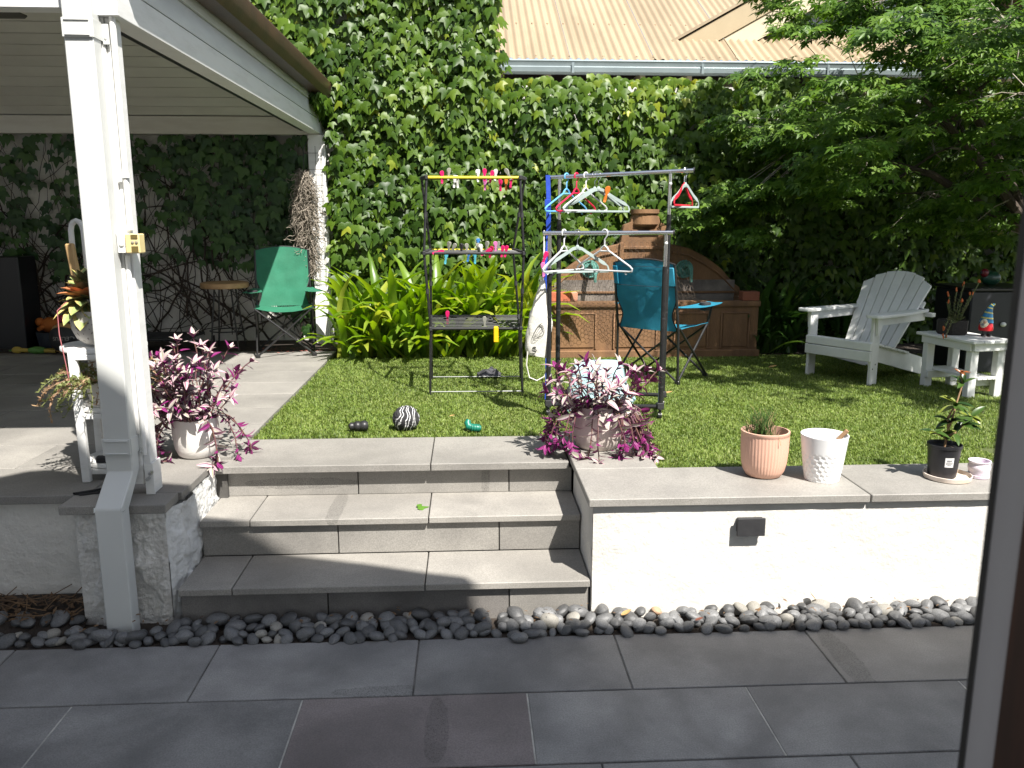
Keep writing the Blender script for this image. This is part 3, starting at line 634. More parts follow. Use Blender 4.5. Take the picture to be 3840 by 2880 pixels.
for s in spr:
    # keep the deck chair, roof and lower ivy clear of stray sprays
    a0 = math.atan2(s.y - 6.6, s.x - 4.6) + U(-.5, .5); out = Vector((math.cos(a0), math.sin(a0), -.12)); rad = U(.16, .34)
    n = random.randrange(20, 36); tv = U(-.15, .2)
    near = min(limbs, key=lambda q: (q - s).length)
    if (near - s).length < .6 and random.random() < .5: tw.tube([near, near.lerp(s, .55) + Vector((0, 0, .05)), s + out * rad * .7], [.006, .004, .0018], 4, caps=False)
    for _ in range(n):
        a = U(-1.25, 1.25); d = Vector((out.x * math.cos(a) - out.y * math.sin(a), out.x * math.sin(a) + out.y * math.cos(a), U(-.75, -.1)))
        rr = rad * U(.15, 1); p = s + Vector((d.x, d.y, 0)) * rr + Vector((0, 0, -.25 * rr * rr / .3 + U(-.03, .03)))
        sz = U(.046, .080)
        lv.append((random.randrange(3), frame(p, d, Vector((U(-.3, .5), U(-.9, .1), 1)), sz), min(1, max(0, .40 + tv + U(-.22, .22))), sz * (1.5 if p.y < 6.6 else 1)))
tw.build('twig', TW, tr)['kind'] = 'stuff'
lv.sort(key=lambda q: -q[3]); vis = [q for q in lv if q[1][0][3] / q[1][1][3] < .62 and q[1][0][3] / q[1][1][3] > .3 and q[1][2][3] < 1.66 + .26 * q[1][1][3]][:300]; vs_ = set(id(q) for q in vis)
for q in vis: piece('leaf', MMs[q[0] * 3 + min(2, int(q[2] * 3))], tr, q[1])
scatter('leaf_mass', MT, [q[:3] for q in lv if id(q) not in vs_], MAP, tr)['kind'] = 'stuff'
# ================================================================ STRAP-LEAVED CLUMPS
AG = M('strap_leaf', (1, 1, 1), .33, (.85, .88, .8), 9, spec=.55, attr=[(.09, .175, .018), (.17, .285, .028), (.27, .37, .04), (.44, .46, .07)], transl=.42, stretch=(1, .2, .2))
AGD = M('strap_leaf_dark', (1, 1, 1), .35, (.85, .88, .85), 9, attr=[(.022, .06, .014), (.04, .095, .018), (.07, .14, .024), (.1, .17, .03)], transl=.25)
BT = [blade(L, w_, R(e), c) for L, w_, e, c in ((.62, .054, 78, 1.9), (.70, .058, 84, 1.9), (.55, .052, 62, 2.0), (.50, .055, 45, 1.6), (.66, .048, 74, 2.6), (.46, .05, 55, 1.1), (.74, .052, 86, 1.5))]
BM = {m: [tmesh('strap_leaf', V, F, m, var=v) for V, F in BT for v in (.12, .38, .62, .9)] for m in (AG, AGD)}
def clump(x, y, n, spread, label, mt, s=1., grp=None, vb=0.):
    r0 = empty('strap_leaf_plant', (x, y, .5), label, 'plant', grp)
    for i in range(n):
        a = U(0, 2 * math.pi); 
        if random.random() < .5: a = U(-3.0, -.15)
        rr = spread * math.sqrt(random.random()); t = random.randrange(7); v = min(3, max(0, int(random.gauss(1.65 + vb, .9))))
        d = Vector((math.cos(a), math.sin(a), 0)); k = s * U(.75, 1.12)
        px_ = x + U(-1, 1) * spread; py_ = y + U(-1, 1) * spread * .55
        o = bpy.data.objects.new('leaf', BM[mt][t * 4 + v]); link(o, r0)
        o.matrix_basis = Matrix.Translation((px_ - x, py_ - y, 0)) @ Matrix.Rotation(a - math.pi / 2, 4, 'Z') @ Matrix.Rotation(U(-.2, .2), 4, 'X') @ Matrix.Diagonal((k, k, k, 1))
    return r0
clump(-.80, 7.16, 125, .30, 'bright green strap-leaved clump beside the far verandah post', AG, 1.18, 'strap-leaved plants along the wall')
clump(-.22, 7.2, 120, .28, 'bright green strap-leaved clump behind the left half of the drying tower', AG, 1.24, 'strap-leaved plants along the wall', .2)
clump(.30, 7.2, 120, .27, 'yellow-green strap-leaved clump behind the right half of the drying tower', AG, 1.2, 'strap-leaved plants along the wall', .45)
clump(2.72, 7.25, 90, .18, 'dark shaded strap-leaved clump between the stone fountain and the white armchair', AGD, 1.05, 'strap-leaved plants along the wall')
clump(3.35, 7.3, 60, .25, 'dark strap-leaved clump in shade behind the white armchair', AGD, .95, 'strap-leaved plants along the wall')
# ================================================================ GARDEN FURNITURE AND OBJECTS ON THE LAWN
ZG = .508
def steel(b, pts, r=.009, n=8): b.tube(pts, r, n); return b
def camp_chair(label, loc, rz, w, d, fab, edge, hb=.86, hs_=.40, arm=.57, cup=True, pad=False):
    c = empty('camp_chair', loc, label, 'camp chair'); hw, hd = w / 2, d / 2
    FL, FR, RL, RR = (-hw, -hd), (hw, -hd), (-hw, hd), (hw, hd)
    def P(q, z, k=1.): return Vector((q[0] * k, q[1] * k, z))
    for a, b2 in ((FL, FR), (FR, RR), (RR, RL), (RL, FL)):
        ou = Vector((0, 0, 0))
        MB().tube([P(a, .015), P(b2, hs_)], .0085, 8).build('leg', BLACK, c, local=True); MB().tube([P(b2, .015, 1.03), P(a, hs_, 1.03)], .0085, 8).build('leg', BLACK, c, local=True)
    for q in (FL, FR, RL, RR): MB().box(q[0] - .018, q[0] + .018, q[1] - .014, q[1] + .014, 0, .03).build('foot', BLACK, c, local=True, bevel=.004)
    for q in (RL, RR): MB().tube([P(q, .02, 1.02), (q[0] * 1.0, hd + .015, hs_), (q[0] * .98, hd + .09, hb)], .0095, 8).build('back_post', BLACK, c, local=True)
    for q in (FL, FR): MB().tube([P(q, hs_ - .01), (q[0] * 1.12, -hd - .01, arm)], .009, 8).build('arm_post', BLACK, c, local=True)
    # seat: sagging cloth
    n = 14; G = []
    for j in range(n + 1):
        v = j / n; row = []
        for i in range(n + 1):
            u = i / n * 2 - 1; sag = .045 * (1 - u * u) * (.5 + .5 * math.sin(math.pi * min(1, v + .25)))
            wr = .004 * noise.noise(Vector((u * 4, v * 5, w * 7)))
            row.append((u * hw * 1.03, -hd * 1.05 + v * d * 1.0, hs_ + .01 - sag + wr - .012 * v))
        G.append(row)
    MB().grid(G).build('seat', fab, c, local=True, solid=.003, sharp=70)
    G = []; m = 18
    for j in range(m + 1):
        v = j / m; row = []
        half = hw * (.98 - .17 * math.exp(-((v - .22) / .17) ** 2) + .02 * v)
        zt = hs_ - .02 + v * (hb - hs_ + .02)
        for i in range(n + 1):
            u = i / n * 2 - 1; crown = .035 * (1 - u * u) * (1 if v > .93 else 0) * (v - .93) / .07
            wr = .007 * noise.fractal(Vector((u * 1.7, v * 3.5, w * 9)), .7, 2.1, 4) * (1 - abs(u) ** 4)
            row.append((u * half, hd + .005 + .085 * v + .03 * (1 - u * u) * (1 - v * .4) + wr, zt + crown))
        G.append(row)
    bk = MB().grid(G).build('backrest', fab, c, local=True, solid=.003, sharp=75)
    e = MB(); e.tube([G[j][0] for j in range(m + 1)], .005, 5).tube([G[j][-1] for j in range(m + 1)], .005, 5).tube(G[-1], .005, 5); e.build('binding', edge, bk, local=True)
    if pad:
        sm_ = MB(); jj = int(m * .70)
        sm_.tube([Vector(q) + Vector((0, .004, 0)) for q in G[jj]], .0014, 4).tube([Vector(q) + Vector((0, .004, 0)) for q in G[m - 1]], .0012, 4); sm_.build('seam', edge, bk, local=True)
        for s in (-1, 1): MB().prism([(s * hw * .99, hd + .072, hb - .15), (s * hw * .99, hd + .10, hb - .02), (s * hw * .80, hd + .115, hb - .02), (s * hw * .80, hd + .088, hb - .15)], (0, .012, 0)).build('corner_sleeve', fab, c, local=True, bevel=.004)
    for s in (-1, 1):
        p0 = Vector((s * hw * .99, hd + .03, arm + .005)); p1 = Vector((s * hw * 1.12, -hd - .05, arm + .008)); A = []
        for i in range(9):
            t = i / 8; p = p0.lerp(p1, t); ww = .025 + .045 * min(1, t * 2.2) * (1 if t < .9 else .75)
            A.append([p + Vector((-ww, 0, -.012 * math.sin(math.pi * t))), p + Vector((0, 0, -.004 - .012 * math.sin(math.pi * t))), p + Vector((ww, 0, -.012 * math.sin(math.pi * t)))])
        ar = MB().grid(A).build('armrest', fab, c, local=True, solid=.004)
        if cup and s == -1:
            q = p0.lerp(p1, .72); MB().lathe([(.034, .004), (.040, .007), (.042, .002), (.036, -.05), (0, -.055)], q, 18).build('cup_holder', edge, ar, local=True)
    c.rotation_euler = (0, 0, rz); return c
GREEN = M('green_canvas', (.028, .20, .115), .75, (.022, .16, .09), 7, 6, bump=.35, bscale=60, bdist=.004, transl=.15)
TEAL = M('teal_canvas', (.04, .33, .47), .6, (.03, .26, .38), 7, 6, bump=.3, bscale=30, bdist=.006, transl=.35)
camp_chair('green canvas folding chair standing under the verandah edge', (-1.575, 7.22, ZD), R(12), .46, .40, GREEN, BLACKM, .87, .41, .545)
bch = camp_chair('teal blue canvas folding chair seen from behind on the lawn', (1.435, 6.06, ZG), R(137), .50, .42, TEAL, BLACKM, .85, .40, .55, pad=True)
# padded roll along the top of the blue backrest
# ---------------------------------------------------------------- adirondack chair
WPT = M('white_outdoor_paint', (.73, .735, .72), .5, (.52, .525, .50), 4, 8, lo=.45, hi=.9, bump=.2, bscale=60, bdist=.002, ov=.03)
ad = empty('adirondack_chair', (2.724, 5.896, ZG - .005), 'white slatted wooden garden armchair with a fanned back, leaning in dappled shade', 'armchair')
hw = .255
for s in (-1, 1):
    MB().box(s * hw - .011, s * hw + .011, -.045, .045, 0, .485).build('leg', WPT, ad, local=True, bevel=.003)
    MB().prism([(s * (hw - .024) - .011, y, z) for y, z in ((-.012, .18), (-.012, .285), (.04, .292), (.47, .19), (.80, .105), (.79, .0), (.70, .0), (.36, .085))], (.022, 0, 0)).build('stringer', WPT, ad, local=True, bevel=.002)
    MB().prism([(s * (hw + .012), y, z) for y, z in ((-.035, .485), (.04, .485), (.03, .42), (0, .36), (-.02, .36))], (s * .02, 0, 0)).build('arm_bracket', WPT, ad, local=True, bevel=.002)
    x0, x1 = (hw - .035, hw + .085) if s > 0 else (-hw - .085, -hw + .035)
    MB().prism([(x0, -.075, .486), (x0 + .02, -.095, .486), (x1 - .02, -.095, .486), (x1, -.07, .486), (x1, .30, .486), ((x1 if s < 0 else x1 - .06), .63, .486), ((x0 if s > 0 else x0 + .06), .63, .486)], (0, 0, .022)).build('armrest', WPT, ad, local=True, bevel=.004, seg=2)
    MB().box(s * (hw + .005) - .011, s * (hw + .005) + .011, .05, .60, .425, .483).build('arm_rail', WPT, ad, local=True, bevel=.002)
    for yy, zz in ((.0, .44), (.01, .15), (-.02, .12)): MB().ball((s * (hw + .012), yy, zz), (.003, .006, .006), 6, 4).build('bolt', M('bolt_cap', (.2, .2, .2), .4, metal=.6) if yy == .0 and s < 0 else bpy.data.materials['bolt_cap'], ad, local=True)
MB().box(-hw - .012, hw + .012, -.068, -.047, .175, .245).build('front_apron', WPT, ad, local=True, bevel=.003)
MB().box(-hw - .012, hw + .012, -.064, -.043, .25, .308).build('front_slat', WPT, ad, local=True, bevel=.004)
for i in range(6):
    y0 = -.052 + i * .083; z0 = .307 - max(0, y0) * .236 - (.0 if i else -.004)
    t = -.236 if i else -.1
    MB().prism([(-hw - .012, y0, z0), (-hw - .012, y0 + .076, z0 + t * .076), (-hw - .012, y0 + .076, z0 + t * .076 - .018), (-hw - .012, y0, z0 - .018)], (2 * hw + .024, 0, 0)).build('seat_slat', WPT, ad, local=True, bevel=.003)
NS = 7; bd = Vector((0, .37, .55)).normalized(); bn = Vector((0, .55, -.37)).normalized()
for i in range(NS):
    u = (i - (NS - 1) / 2); b0 = u * .0575; b1 = u * .079; h0, h1 = .0265, .0370
    top = .685 - .006 * u * u - .0012 * abs(u) ** 3
    V = []
    for t, (cx_, hh) in ((0, (b0, h0)), (1, (b1, h1))):
        L_ = top if t else 0
        for sx in (-1, 1):
            dl = -(.0045 * u * 1.4 * sx) - (.006 if (u * sx > 2.9) else 0) if t else 0
            for dn in (0, .019): V.append(Vector((cx_ + sx * hh, .315, .205)) + bd * (L_ + dl) + bn * dn)
    MB().add(V, [(0, 1, 3, 2), (4, 6, 7, 5), (0, 2, 6, 4), (1, 5, 7, 3), (0, 4, 5, 1), (2, 3, 7, 6)]).build('back_slat', WPT, ad, local=True, bevel=.003)
for L_, ww in ((.12, .20), (.42, .27)):
    c = Vector((0, .315, .205)) + bd * L_ + bn * .031; MB().beam(c - Vector((ww, 0, 0)), c + Vector((ww, 0, 0)), .055, .02, up=bn).build('back_rail', WPT, ad, local=True, bevel=.002)
MB().box(-hw - .08, hw + .08, .575, .625, .455, .484).build('arm_crossbar', WPT, ad, local=True, bevel=.002)
ad.rotation_euler = (0, 0, R(-58.2))
# ---------------------------------------------------------------- side table and what stands on it
tbx = empty('side_table', (3.362, 5.445, ZG - .005), 'white slatted wooden side table with a lower shelf beside the armchair', 'table')
for sx in (-1, 1):
    for sy in (-1, 1): MB().box(sx * .105 - .03 * (1), sx * .105 + .03, sy * .20 - .024, sy * .20 + .024, 0, .365).build('leg', WPT, tbx, local=True, bevel=.003)
for i in range(4): MB().box(-.165 + i * .0825, -.165 + (i + 1) * .0825 - .004, -.268, .268, .366, .385).build('top_slat', WPT, tbx, local=True, bevel=.003)
for sx in (-1, 1): MB().box(sx * .142 - .009, sx * .142 + .009, -.225, .225, .315, .365).build('apron', WPT, tbx, local=True, bevel=.002)
for sy in (-1, 1): MB().box(-.132, .132, sy * .235 - .009, sy * .235 + .009, .315, .3645).build('apron', WPT, tbx, local=True, bevel=.002)
for i in range(4): MB().box(-.073 + i * .0375, -.073 + (i + 1) * .0375 - .003, -.235, .235, .122, .138).build('shelf_slat', WPT, tbx, local=True, bevel=.002)
for sy in (-1, 1): MB().box(-.134, .134, sy * .165 - .01, sy * .165 + .01, .07, .1215).build('shelf_rail', WPT, tbx, local=True, bevel=.002)
tbx.rotation_euler = (0, 0, R(10.5)); ZT = ZG - .005 + .385
sp = empty('succulent_pot', (3.325, 5.54, ZT), 'dark rough round bowl of trailing succulents with orange flower tips on the side table', 'potted plant')
BOWL = M('rough_dark_clay', (.035, .03, .027), .85, (.018, .016, .015), 14, 6, bump=.6, bscale=60)
MB().lathe([(.09, 0), (.098, .01), (.1, .095), (.094, .097), (.09, .085), (0, .083)], (3.325, 5.54, ZT), 12, mod=lambda a, i, z: 1 + .02 * math.cos(6 * a)).build('pot', BOWL, sp)
SUC = M('succulent_green', (.095, .13, .05), .6, (.13, .12, .05), 20, transl=.1); ORF = M('orange_flower', (.55, .13, .03), .6)
b = MB(); bo = MB()
for dx, dy, L_ in ((.13, -.02, .26), (.09, .03, .24), (.03, .02, .20), (-.02, .02, .17), (.07, -.03, .18), (.0, -.04, .13), (-.05, .0, .12), (-.16, -.10, -.09), (-.13, -.06, -.05)):
    p0 = Vector((3.325 + dx * .25, 5.54 + dy, ZT + .09)); p2 = p0 + Vector((dx * .75, dy, L_)); pm_ = p0.lerp(p2, .5) + Vector((0, 0, .05 if L_ < 0 else 0)); pts = [p0, p0.lerp(pm_, .5), pm_, pm_.lerp(p2, .5), p2]
    b.tube(pts, .004, 5)
    for k in range(26):
        t = k / 25; q = pts[min(3, int(t * 4))].lerp(pts[min(3, int(t * 4)) + 1], t * 4 - min(3, int(t * 4))); a = k * 2.4; ll = .024 * (1.15 - .5 * t)
        V, F = [(-.22, 0, 0), (.22, 0, 0), (.3, .5, .05), (0, 1, .1), (-.3, .5, .05)], [(0, 1, 2, 3, 4)]
        m4 = frame(q, Vector((math.cos(a), math.sin(a), .7)), Vector((0, 0, 1)), ll); b.add([m4 @ Vector(v) for v in V], F)
    if abs(L_) > .1 or dx < -.1: 
        for k in range(3): bo.ball(p2 + Vector((U(-.012, .012), U(-.012, .012), U(0, .02))), (.006, .006, .012), 6, 4)
for k in range(14):
    a = k * 2.4; m4 = frame((3.325 + .02 * math.cos(a), 5.50 + .02 * math.sin(a), ZT + .095), Vector((math.cos(a), math.sin(a), .6)), Vector((0, 0, 1)), .05); b.add([m4 @ Vector(v) for v in [(-.15, 0, 0), (.15, 0, 0), (.2, .5, .05), (0, 1, .15), (-.2, .5, .05)]], [(0, 1, 2, 3, 4)])
b.build('foliage', SUC, sp, flat=True); bo.build('flowers', ORF, sp)['kind'] = 'stuff'
gnm = empty('gnome_ornament', (3.475, 5.40, ZT), 'small red garden gnome with a tall blue striped hat on the side table', 'ornament')
gx, gy = 3.475, 5.40
GRED = M('gnome_red', (.55, .012, .02), .3); GBLUE = M('gnome_blue', (.015, .16, .33), .35); GYEL = M('gnome_stripe', (.55, .50, .16), .4); BEARD = M('gnome_beard', (.62, .56, .42), .7, bump=.4, bscale=60)
for s in (-1, 1):
    MB().tube([(gx + s * .018, gy, ZT + .045), (gx + s * .019, gy - .002, ZT + .01)], .003, 6).build('leg', BLACKM, gnm); MB().ball((gx + s * .02, gy - .012, ZT + .009), (.015, .022, .0095), 10, 6).build('shoe', BLACK, gnm)
MB().lathe([(0, .04), (.044, .041), (.046, .06), (.04, .085), (.03, .10), (0, .101)], (gx, gy, ZT), 20).build('body', GRED, gnm)
MB().ball((gx - .022, gy - .018, ZT + .088), (.030, .024, .034), 12, 8).build('beard', BEARD, gnm); MB().ball((gx - .034, gy - .036, ZT + .10), (.010, .010, .009), 8, 6).build('nose', M('gnome_nose', (.6, .33, .22), .5), gnm)
hatp = [(0, 0, .095), (.003, 0, .13), (.01, 0, .165), (.017, 0, .195), (.028, -.006, .215), (.04, -.01, .214)]; hr = [.043, .034, .024, .015, .010, .006]
for i in range(5):
    a_, b_ = Vector(hatp[i]), Vector(hatp[i + 1]); o = Vector((gx, gy, ZT)); md_ = a_.lerp(b_, .72); rm = hr[i] * .28 + hr[i + 1] * .72
    MB().tube([o + a_, o + md_], [hr[i], rm], 14).build('hat', GBLUE, gnm); MB().tube([o + md_, o + b_], [rm + .0008, hr[i + 1] + .0008], 14).build('hat_stripe', GYEL, gnm)
b = MB(); b.ball((gx - .048, gy - .035, ZT + .085), (.012, .01, .008), 8, 6); b.build('bird', M('grey_bird', (.2, .2, .21), .6), gnm)
bb = empty('storage_box', (3.96, 6.25, ZG), 'tall black box with a white knob in shade behind the side table', 'box')
MB().box(3.79, 4.35, 6.1, 6.6, ZG - .005, 1.13).build('body', M('black_box', (.012, .013, .018), .5, (.018, .019, .024), 3), bb, bevel=.01); MB().box(3.775, 4.365, 6.085, 6.615, 1.131, 1.155).build('lid', BLACK, bb, bevel=.006)
MB().ball((4.05, 6.085, .88), (.022, .018, .018), 12, 8).build('knob', WPT, bb)
orn = empty('bird_ornament', (4.03, 6.3, 1.156), 'dark red and green ornament on top of the black box', 'ornament')
MB().ball((4.05, 6.3, 1.215), (.075, .05, .058), 16, 10).build('body', M('dark_green_glaze', (.012, .06, .035), .3), orn); MB().ball((3.99, 6.29, 1.255), (.032, .03, .035), 12, 8).build('head', M('dark_red_glaze', (.17, .012, .02), .3), orn); MB().lathe([(.011, 0), (0, .03)], (3.955, 6.28, 1.25), 8).build('beak', BLACK, orn)
# ---------------------------------------------------------------- terracotta wall fountain
ft = empty('wall_fountain', (1.58, 7.2, .5), 'brown terracotta wall fountain with an arched back, two green bronze spouts and panelled basin', 'fountain')
TER = M('terracotta', (.25, .135, .062), .85, (.125, .066, .034), 3.5, 8, bump=.45, bscale=40, world=True, stretch=(2.5, 2.5, .7), lo=.3, hi=.72)
TERD = M('stained_terracotta', (.26, .225, .19), .85, (.10, .085, .075), 4, 8, bump=.4, bscale=40, world=True)
xL, xR, xm = .70, 2.465, 1.575
b = MB().box(xL, xR, 6.96, 7.02, .49, .935).box(xL, xL + .06, 7.021, 7.44, .49, .935).box(xR - .06, xR, 7.021, 7.44, .49, .935).box(xL + .06, xR - .06, 7.021, 7.44, .49, .62); b.build('basin', TER, ft)
MB().box(xL - .012, xR + .012, 6.94, 7.03, .936, .985).build('rim', TER, ft, bevel=.008, seg=2); MB().box(xL - .01, xL + .07, 7.031, 7.44, .936, .985).build('rim', TER, ft, bevel=.008); MB().box(xR - .07, xR + .01, 7.031, 7.44, .936, .985).build('rim', TER, ft, bevel=.008)
MB().box(xL - .02, xR + .02, 6.93, 6.959, .49, .57).build('plinth', TER, ft, bevel=.006)
pe = [xL + .02, 1.10, 1.20, 1.62, 1.72, 2.06, 2.12, xR - .05]
for k in range(0, 8, 2):
    a, c = pe[k] + .02, pe[k + 1] - .02
    o = MB().box(a + .022, c - .022, 6.951, 6.959, .595, .875).build('panel', TER, ft, bevel=.003)
    MB().box(a, a + .014, 6.945, 6.959, .58, .89).box(c - .014, c, 6.945, 6.959, .58, .89).box(a + .014, c - .014, 6.945, 6.959, .876, .89).build('panel_moulding', TER, ft, bevel=.003)
def arch(u):   # outline of the back, symmetrical about xm
    pts = [(.0, .93), (.88, .93), (.88, 1.06), (.83, 1.09), (.70, 1.23), (.56, 1.33), (.40, 1.41), (.24, 1.445), (.215, 1.46), (.20, 1.58), (.185, 1.615), (.13, 1.64), (.12, 1.69), (.06, 1.705), (0, 1.708)]
    return [(xm + u * x, 7.45, z) for x, z in pts]
Rr = arch(1); Ll = arch(-1)[1:-1][::-1]
MB().prism(Rr + Ll, (0, .10, 0)).build('back_panel', TER, ft, bevel=.006)
for s in (-1, 1):
    pts = [(xm + s * x, 7.445, z - .05) for x, z in ((.86, 1.07), (.80, 1.11), (.69, 1.225), (.55, 1.32), (.40, 1.395), (.25, 1.425))]
    MB().tube(pts, .012, 6).build('arch_moulding', TER, ft)
    MB().box(xm + s * .21 - .02, xm + s * .21 + .02, 7.43, 7.449, .99, 1.46).build('pilaster', TER, ft, bevel=.005)
MB().box(xm - .2, xm + .2, 7.43, 7.449, 1.40, 1.43).build('ledge', TER, ft, bevel=.005); MB().box(xm - .13, xm + .13, 7.42, 7.449, 1.55, 1.572).build('ledge', TER, ft, bevel=.005)
MB().lathe([(.11, 0), (.125, .02), (.115, .1), (.13, .115), (.128, .15), (0, .152)], (xm, 7.50, 1.60), 20).build('finial_urn', TER, ft)
MB().box(xL + .065, xR - .065, 7.437, 7.4485, .62, 1.13).build('stained_back', TERD, ft); MB().box(xL + .062, xR - .062, 7.425, 7.436, 1.01, 1.03).build('waterline_ledge', TER, ft, bevel=.003)
MB().box(xL + .062, xR - .062, 7.022, 7.424, .621, .80).build('water', M('dark_water', (.02, .022, .02), .08), ft)
VERD = M('verdigris', (.11, .30, .25), .75, (.05, .15, .12), 25, 6, bump=.8, bscale=60)
for x in (1.085, 1.935):
    sp_ = MB().lathe([(.078, 0), (.082, .012), (.07, .02), (.062, .012), (.05, .016), (.03, .03), (0, .03)], (0, 0, 0), 24).build('spout', VERD, None); sp_.data.transform(Matrix.Translation((x, 7.447, 1.225)) @ Matrix.Rotation(R(90), 4, 'X')); sp_.parent = ft; sp_.matrix_basis = Matrix.Translation(-ft.location); KIDS.setdefault(ft.name, []).append(sp_)
    MB().tube([(x, 7.42, 1.24), (x + .01, 7.36, 1.27), (x + .02, 7.31, 1.255), (x + .025, 7.29, 1.20), (x + .025, 7.285, 1.12)], [.026, .024, .022, .018, .012], 10).tube([(x - .02, 7.40, 1.28), (x, 7.37, 1.30), (x + .02, 7.39, 1.29)], [.004, .014, .004], 6).build('spout_pipe', VERD, sp_)
BR1 = M('orange_brick', (.50, .145, .07), .85, (.38, .10, .05), 9, 6, bump=.5); BR2 = M('pink_brick', (.52, .25, .16), .85, (.42, .2, .13), 9, 6, bump=.5); BR3 = M('dark_brick_red', (.26, .085, .045), .85, (.18, .06, .035), 9, 6, bump=.5)
for nm, x0, x1, y0, y1, m_, lb in ((0, .68, .855, 6.95, 7.05, BR1, 'orange clay brick lying at the left end of the fountain rim'), (0, .86, .915, 6.95, 7.06, BR2, 'pale pink brick standing against the orange brick on the fountain rim'), (0, 2.32, 2.465, 6.95, 7.06, BR3, 'dark red brick on the right end of the fountain rim')):
    tag(MB().box(x0, x1, y0, y1, .986, 1.062).build('brick', m_, None, bevel=.004), lb, 'brick')
# chicken wire draped from the arch over the basin front
WIRE = M('rusty_wire', (.10, .075, .05), .6, metal=.5)
def drape(u, v):   # u across, v along from the back down over the rim
    x = .74 + u * 1.18
    path = [(7.40, 1.50), (7.22, 1.22), (7.02, 1.03), (6.92, .985), (6.90, .86), (6.905, .70)]; f_ = v * 5; i = min(4, int(f_)); t = f_ - i
    y = path[i][0] * (1 - t) + path[i + 1][0] * t; z = path[i][1] * (1 - t) + path[i + 1][1] * t
    w_ = noise.noise(Vector((x * 4, v * 5, 1))); top = 1.50 - 1.3 * max(0, .42 - u) ** 1.2
    if v < .4: z = min(z, top - .02)
    return Vector((x + .02 * w_ + .05 * noise.noise(Vector((x * 3, v * 3, 8))) * v, y + (.03 * w_ - .01 if v < .55 else .012 * w_), z + (.05 * noise.noise(Vector((x * 6, 2, 2))) if v > .75 else 0)))
b = MB(); nx_, ny_ = 44, 40
def hx(i, j): return drape(min(1, max(0, (i + (.16 if (j % 2) == (i % 2) else -.16)) / nx_)), j / ny_)
for j in range(ny_ + 1):
    for i in range(nx_ + 1):
        p = hx(i, j)
        if j < ny_ : b.tube([p, hx(i, j + 1)], .0011, 3, caps=False)
        if (i + j) % 2 == 0 and i < nx_: b.tube([p, hx(i + 1, j)], .0011, 3, caps=False)
net = b.build('wire_netting', WIRE, None, flat=True, weld=False); tag(net, 'sagging chicken wire netting draped over the left half of the fountain', 'wire netting')
# ---------------------------------------------------------------- laundry drying tower
dr = empty('drying_rack', (.05, 5.75, ZG), 'black three-tier laundry drying tower with yellow bars standing on the lawn', 'drying rack')
YEL = M('yellow_bar', (.72, .60, .02), .35, (.66, .54, .02), 8)
TI = dict(fl=[(-.262, 5.49, ZG), (-.250, 5.50, .952), (-.285, 5.50, 1.446), (-.264, 5.60, 1.930)], bl=[(-.272, 6.03, ZG), (-.270, 6.0, .978), (-.262, 5.95, 1.450), (-.312, 5.90, 1.937)])
TI['fr'] = [(.357, 5.485, ZG), (.346, 5.5, .950), (.365, 5.5, 1.445), (.346, 5.6, 1.930)]; TI['br'] = [(.380, 6.02, ZG), (.362, 6.0, .977), (.318, 5.95, 1.450), (.398, 5.9, 1.936)]
for k, v in TI.items():
    ln = MB().tube(v, .0085, 8).build('upright', BLACK, dr)
    for p in v[1:]: MB().ball(p, (.015, .013, .014), 8, 6).build('joint', BLACKM, ln)
    for a, c in zip(v[1:-1], v[2:]): q = Vector(a).lerp(Vector(c), .5); MB().tube([q - Vector((0, 0, .016)), q + Vector((0, 0, .016))], .0115, 8).build('joint', BLACKM, ln)
for lv_ in (1, 2, 3):
    fl, fr, bl, brr = (Vector(TI[k][lv_]) for k in ('fl', 'fr', 'bl', 'br'))
    fm = YEL if lv_ == 3 else BLACK; bm_ = YEL if lv_ == 2 else BLACK
    MB().tube([fl + Vector((.01, 0, 0)), fr - Vector((.01, 0, 0))], .0095, 8).build('front_bar', fm, dr); MB().tube([bl + Vector((.01, 0, 0)), brr - Vector((.01, 0, 0))], .0085, 8).build('rear_bar', bm_, dr)
    for a, c in ((fl, bl), (fr, brr)): MB().beam(a - Vector((0, .02, .0)), c + Vector((0, .02, 0)), .02, .028).build('end_bracket', BLACKM, dr, bevel=.004)
    for k in range(1, 9): MB().tube([fl.lerp(bl, k / 9), fr.lerp(brr, k / 9)], .0038, 6).build('wire', BLACK, dr)
for a, c in (('fl', 'fr'), ('bl', 'br')): MB().tube([Vector(TI[a][0]) + Vector((0, 0, .02)), Vector(TI[c][0]) + Vector((0, 0, .02))], .004, 6).build('foot_bar', M('zinc_rod', (.25, .26, .25), .4, metal=.6) if a == 'fl' else bpy.data.materials['zinc_rod'], dr)
# ---------------------------------------------------------------- clothes pegs
def jawmesh():
    o = [(.0, -.036), (.006, -.035), (.0075, -.022), (.0055, -.008), (.0065, .004), (.0105, .018), (.0105, .03), (.006, .037), (0, .038)]
    out = o + [(-x, z) for x, z in o[-2:0:-1]]
    return [(x, 0, z) for x, z in out]
PEGM = {}
def peg_proto(cname, col):
    m = M('peg_' + cname, col, .4, transl=.1); r0 = empty('peg', (0, 0, -50))
    for s in (-1, 1):
        j = MB().prism(jawmesh(), (0, .0045, 0)).build('jaw', m, r0, local=True, bevel=.001); j.location = (0, s * .004 - .0022, 0); j.rotation_euler = (s * R(-9), 0, 0)
    MB().tube([(-.008, .0, 0), (.008, .0, 0)], .0045, 8).build('spring', CHROME, r0, local=True)
    PEGM[cname] = r0
PC = dict(pink=(.78, .02, .17), grey=(.33, .33, .28), white=(.78, .78, .74), orange=(.75, .22, .03), aqua=(.10, .45, .55), lilac=(.72, .22, .52), crimson=(.50, .01, .08), blue=(.06, .25, .6), black=(.03, .03, .03))
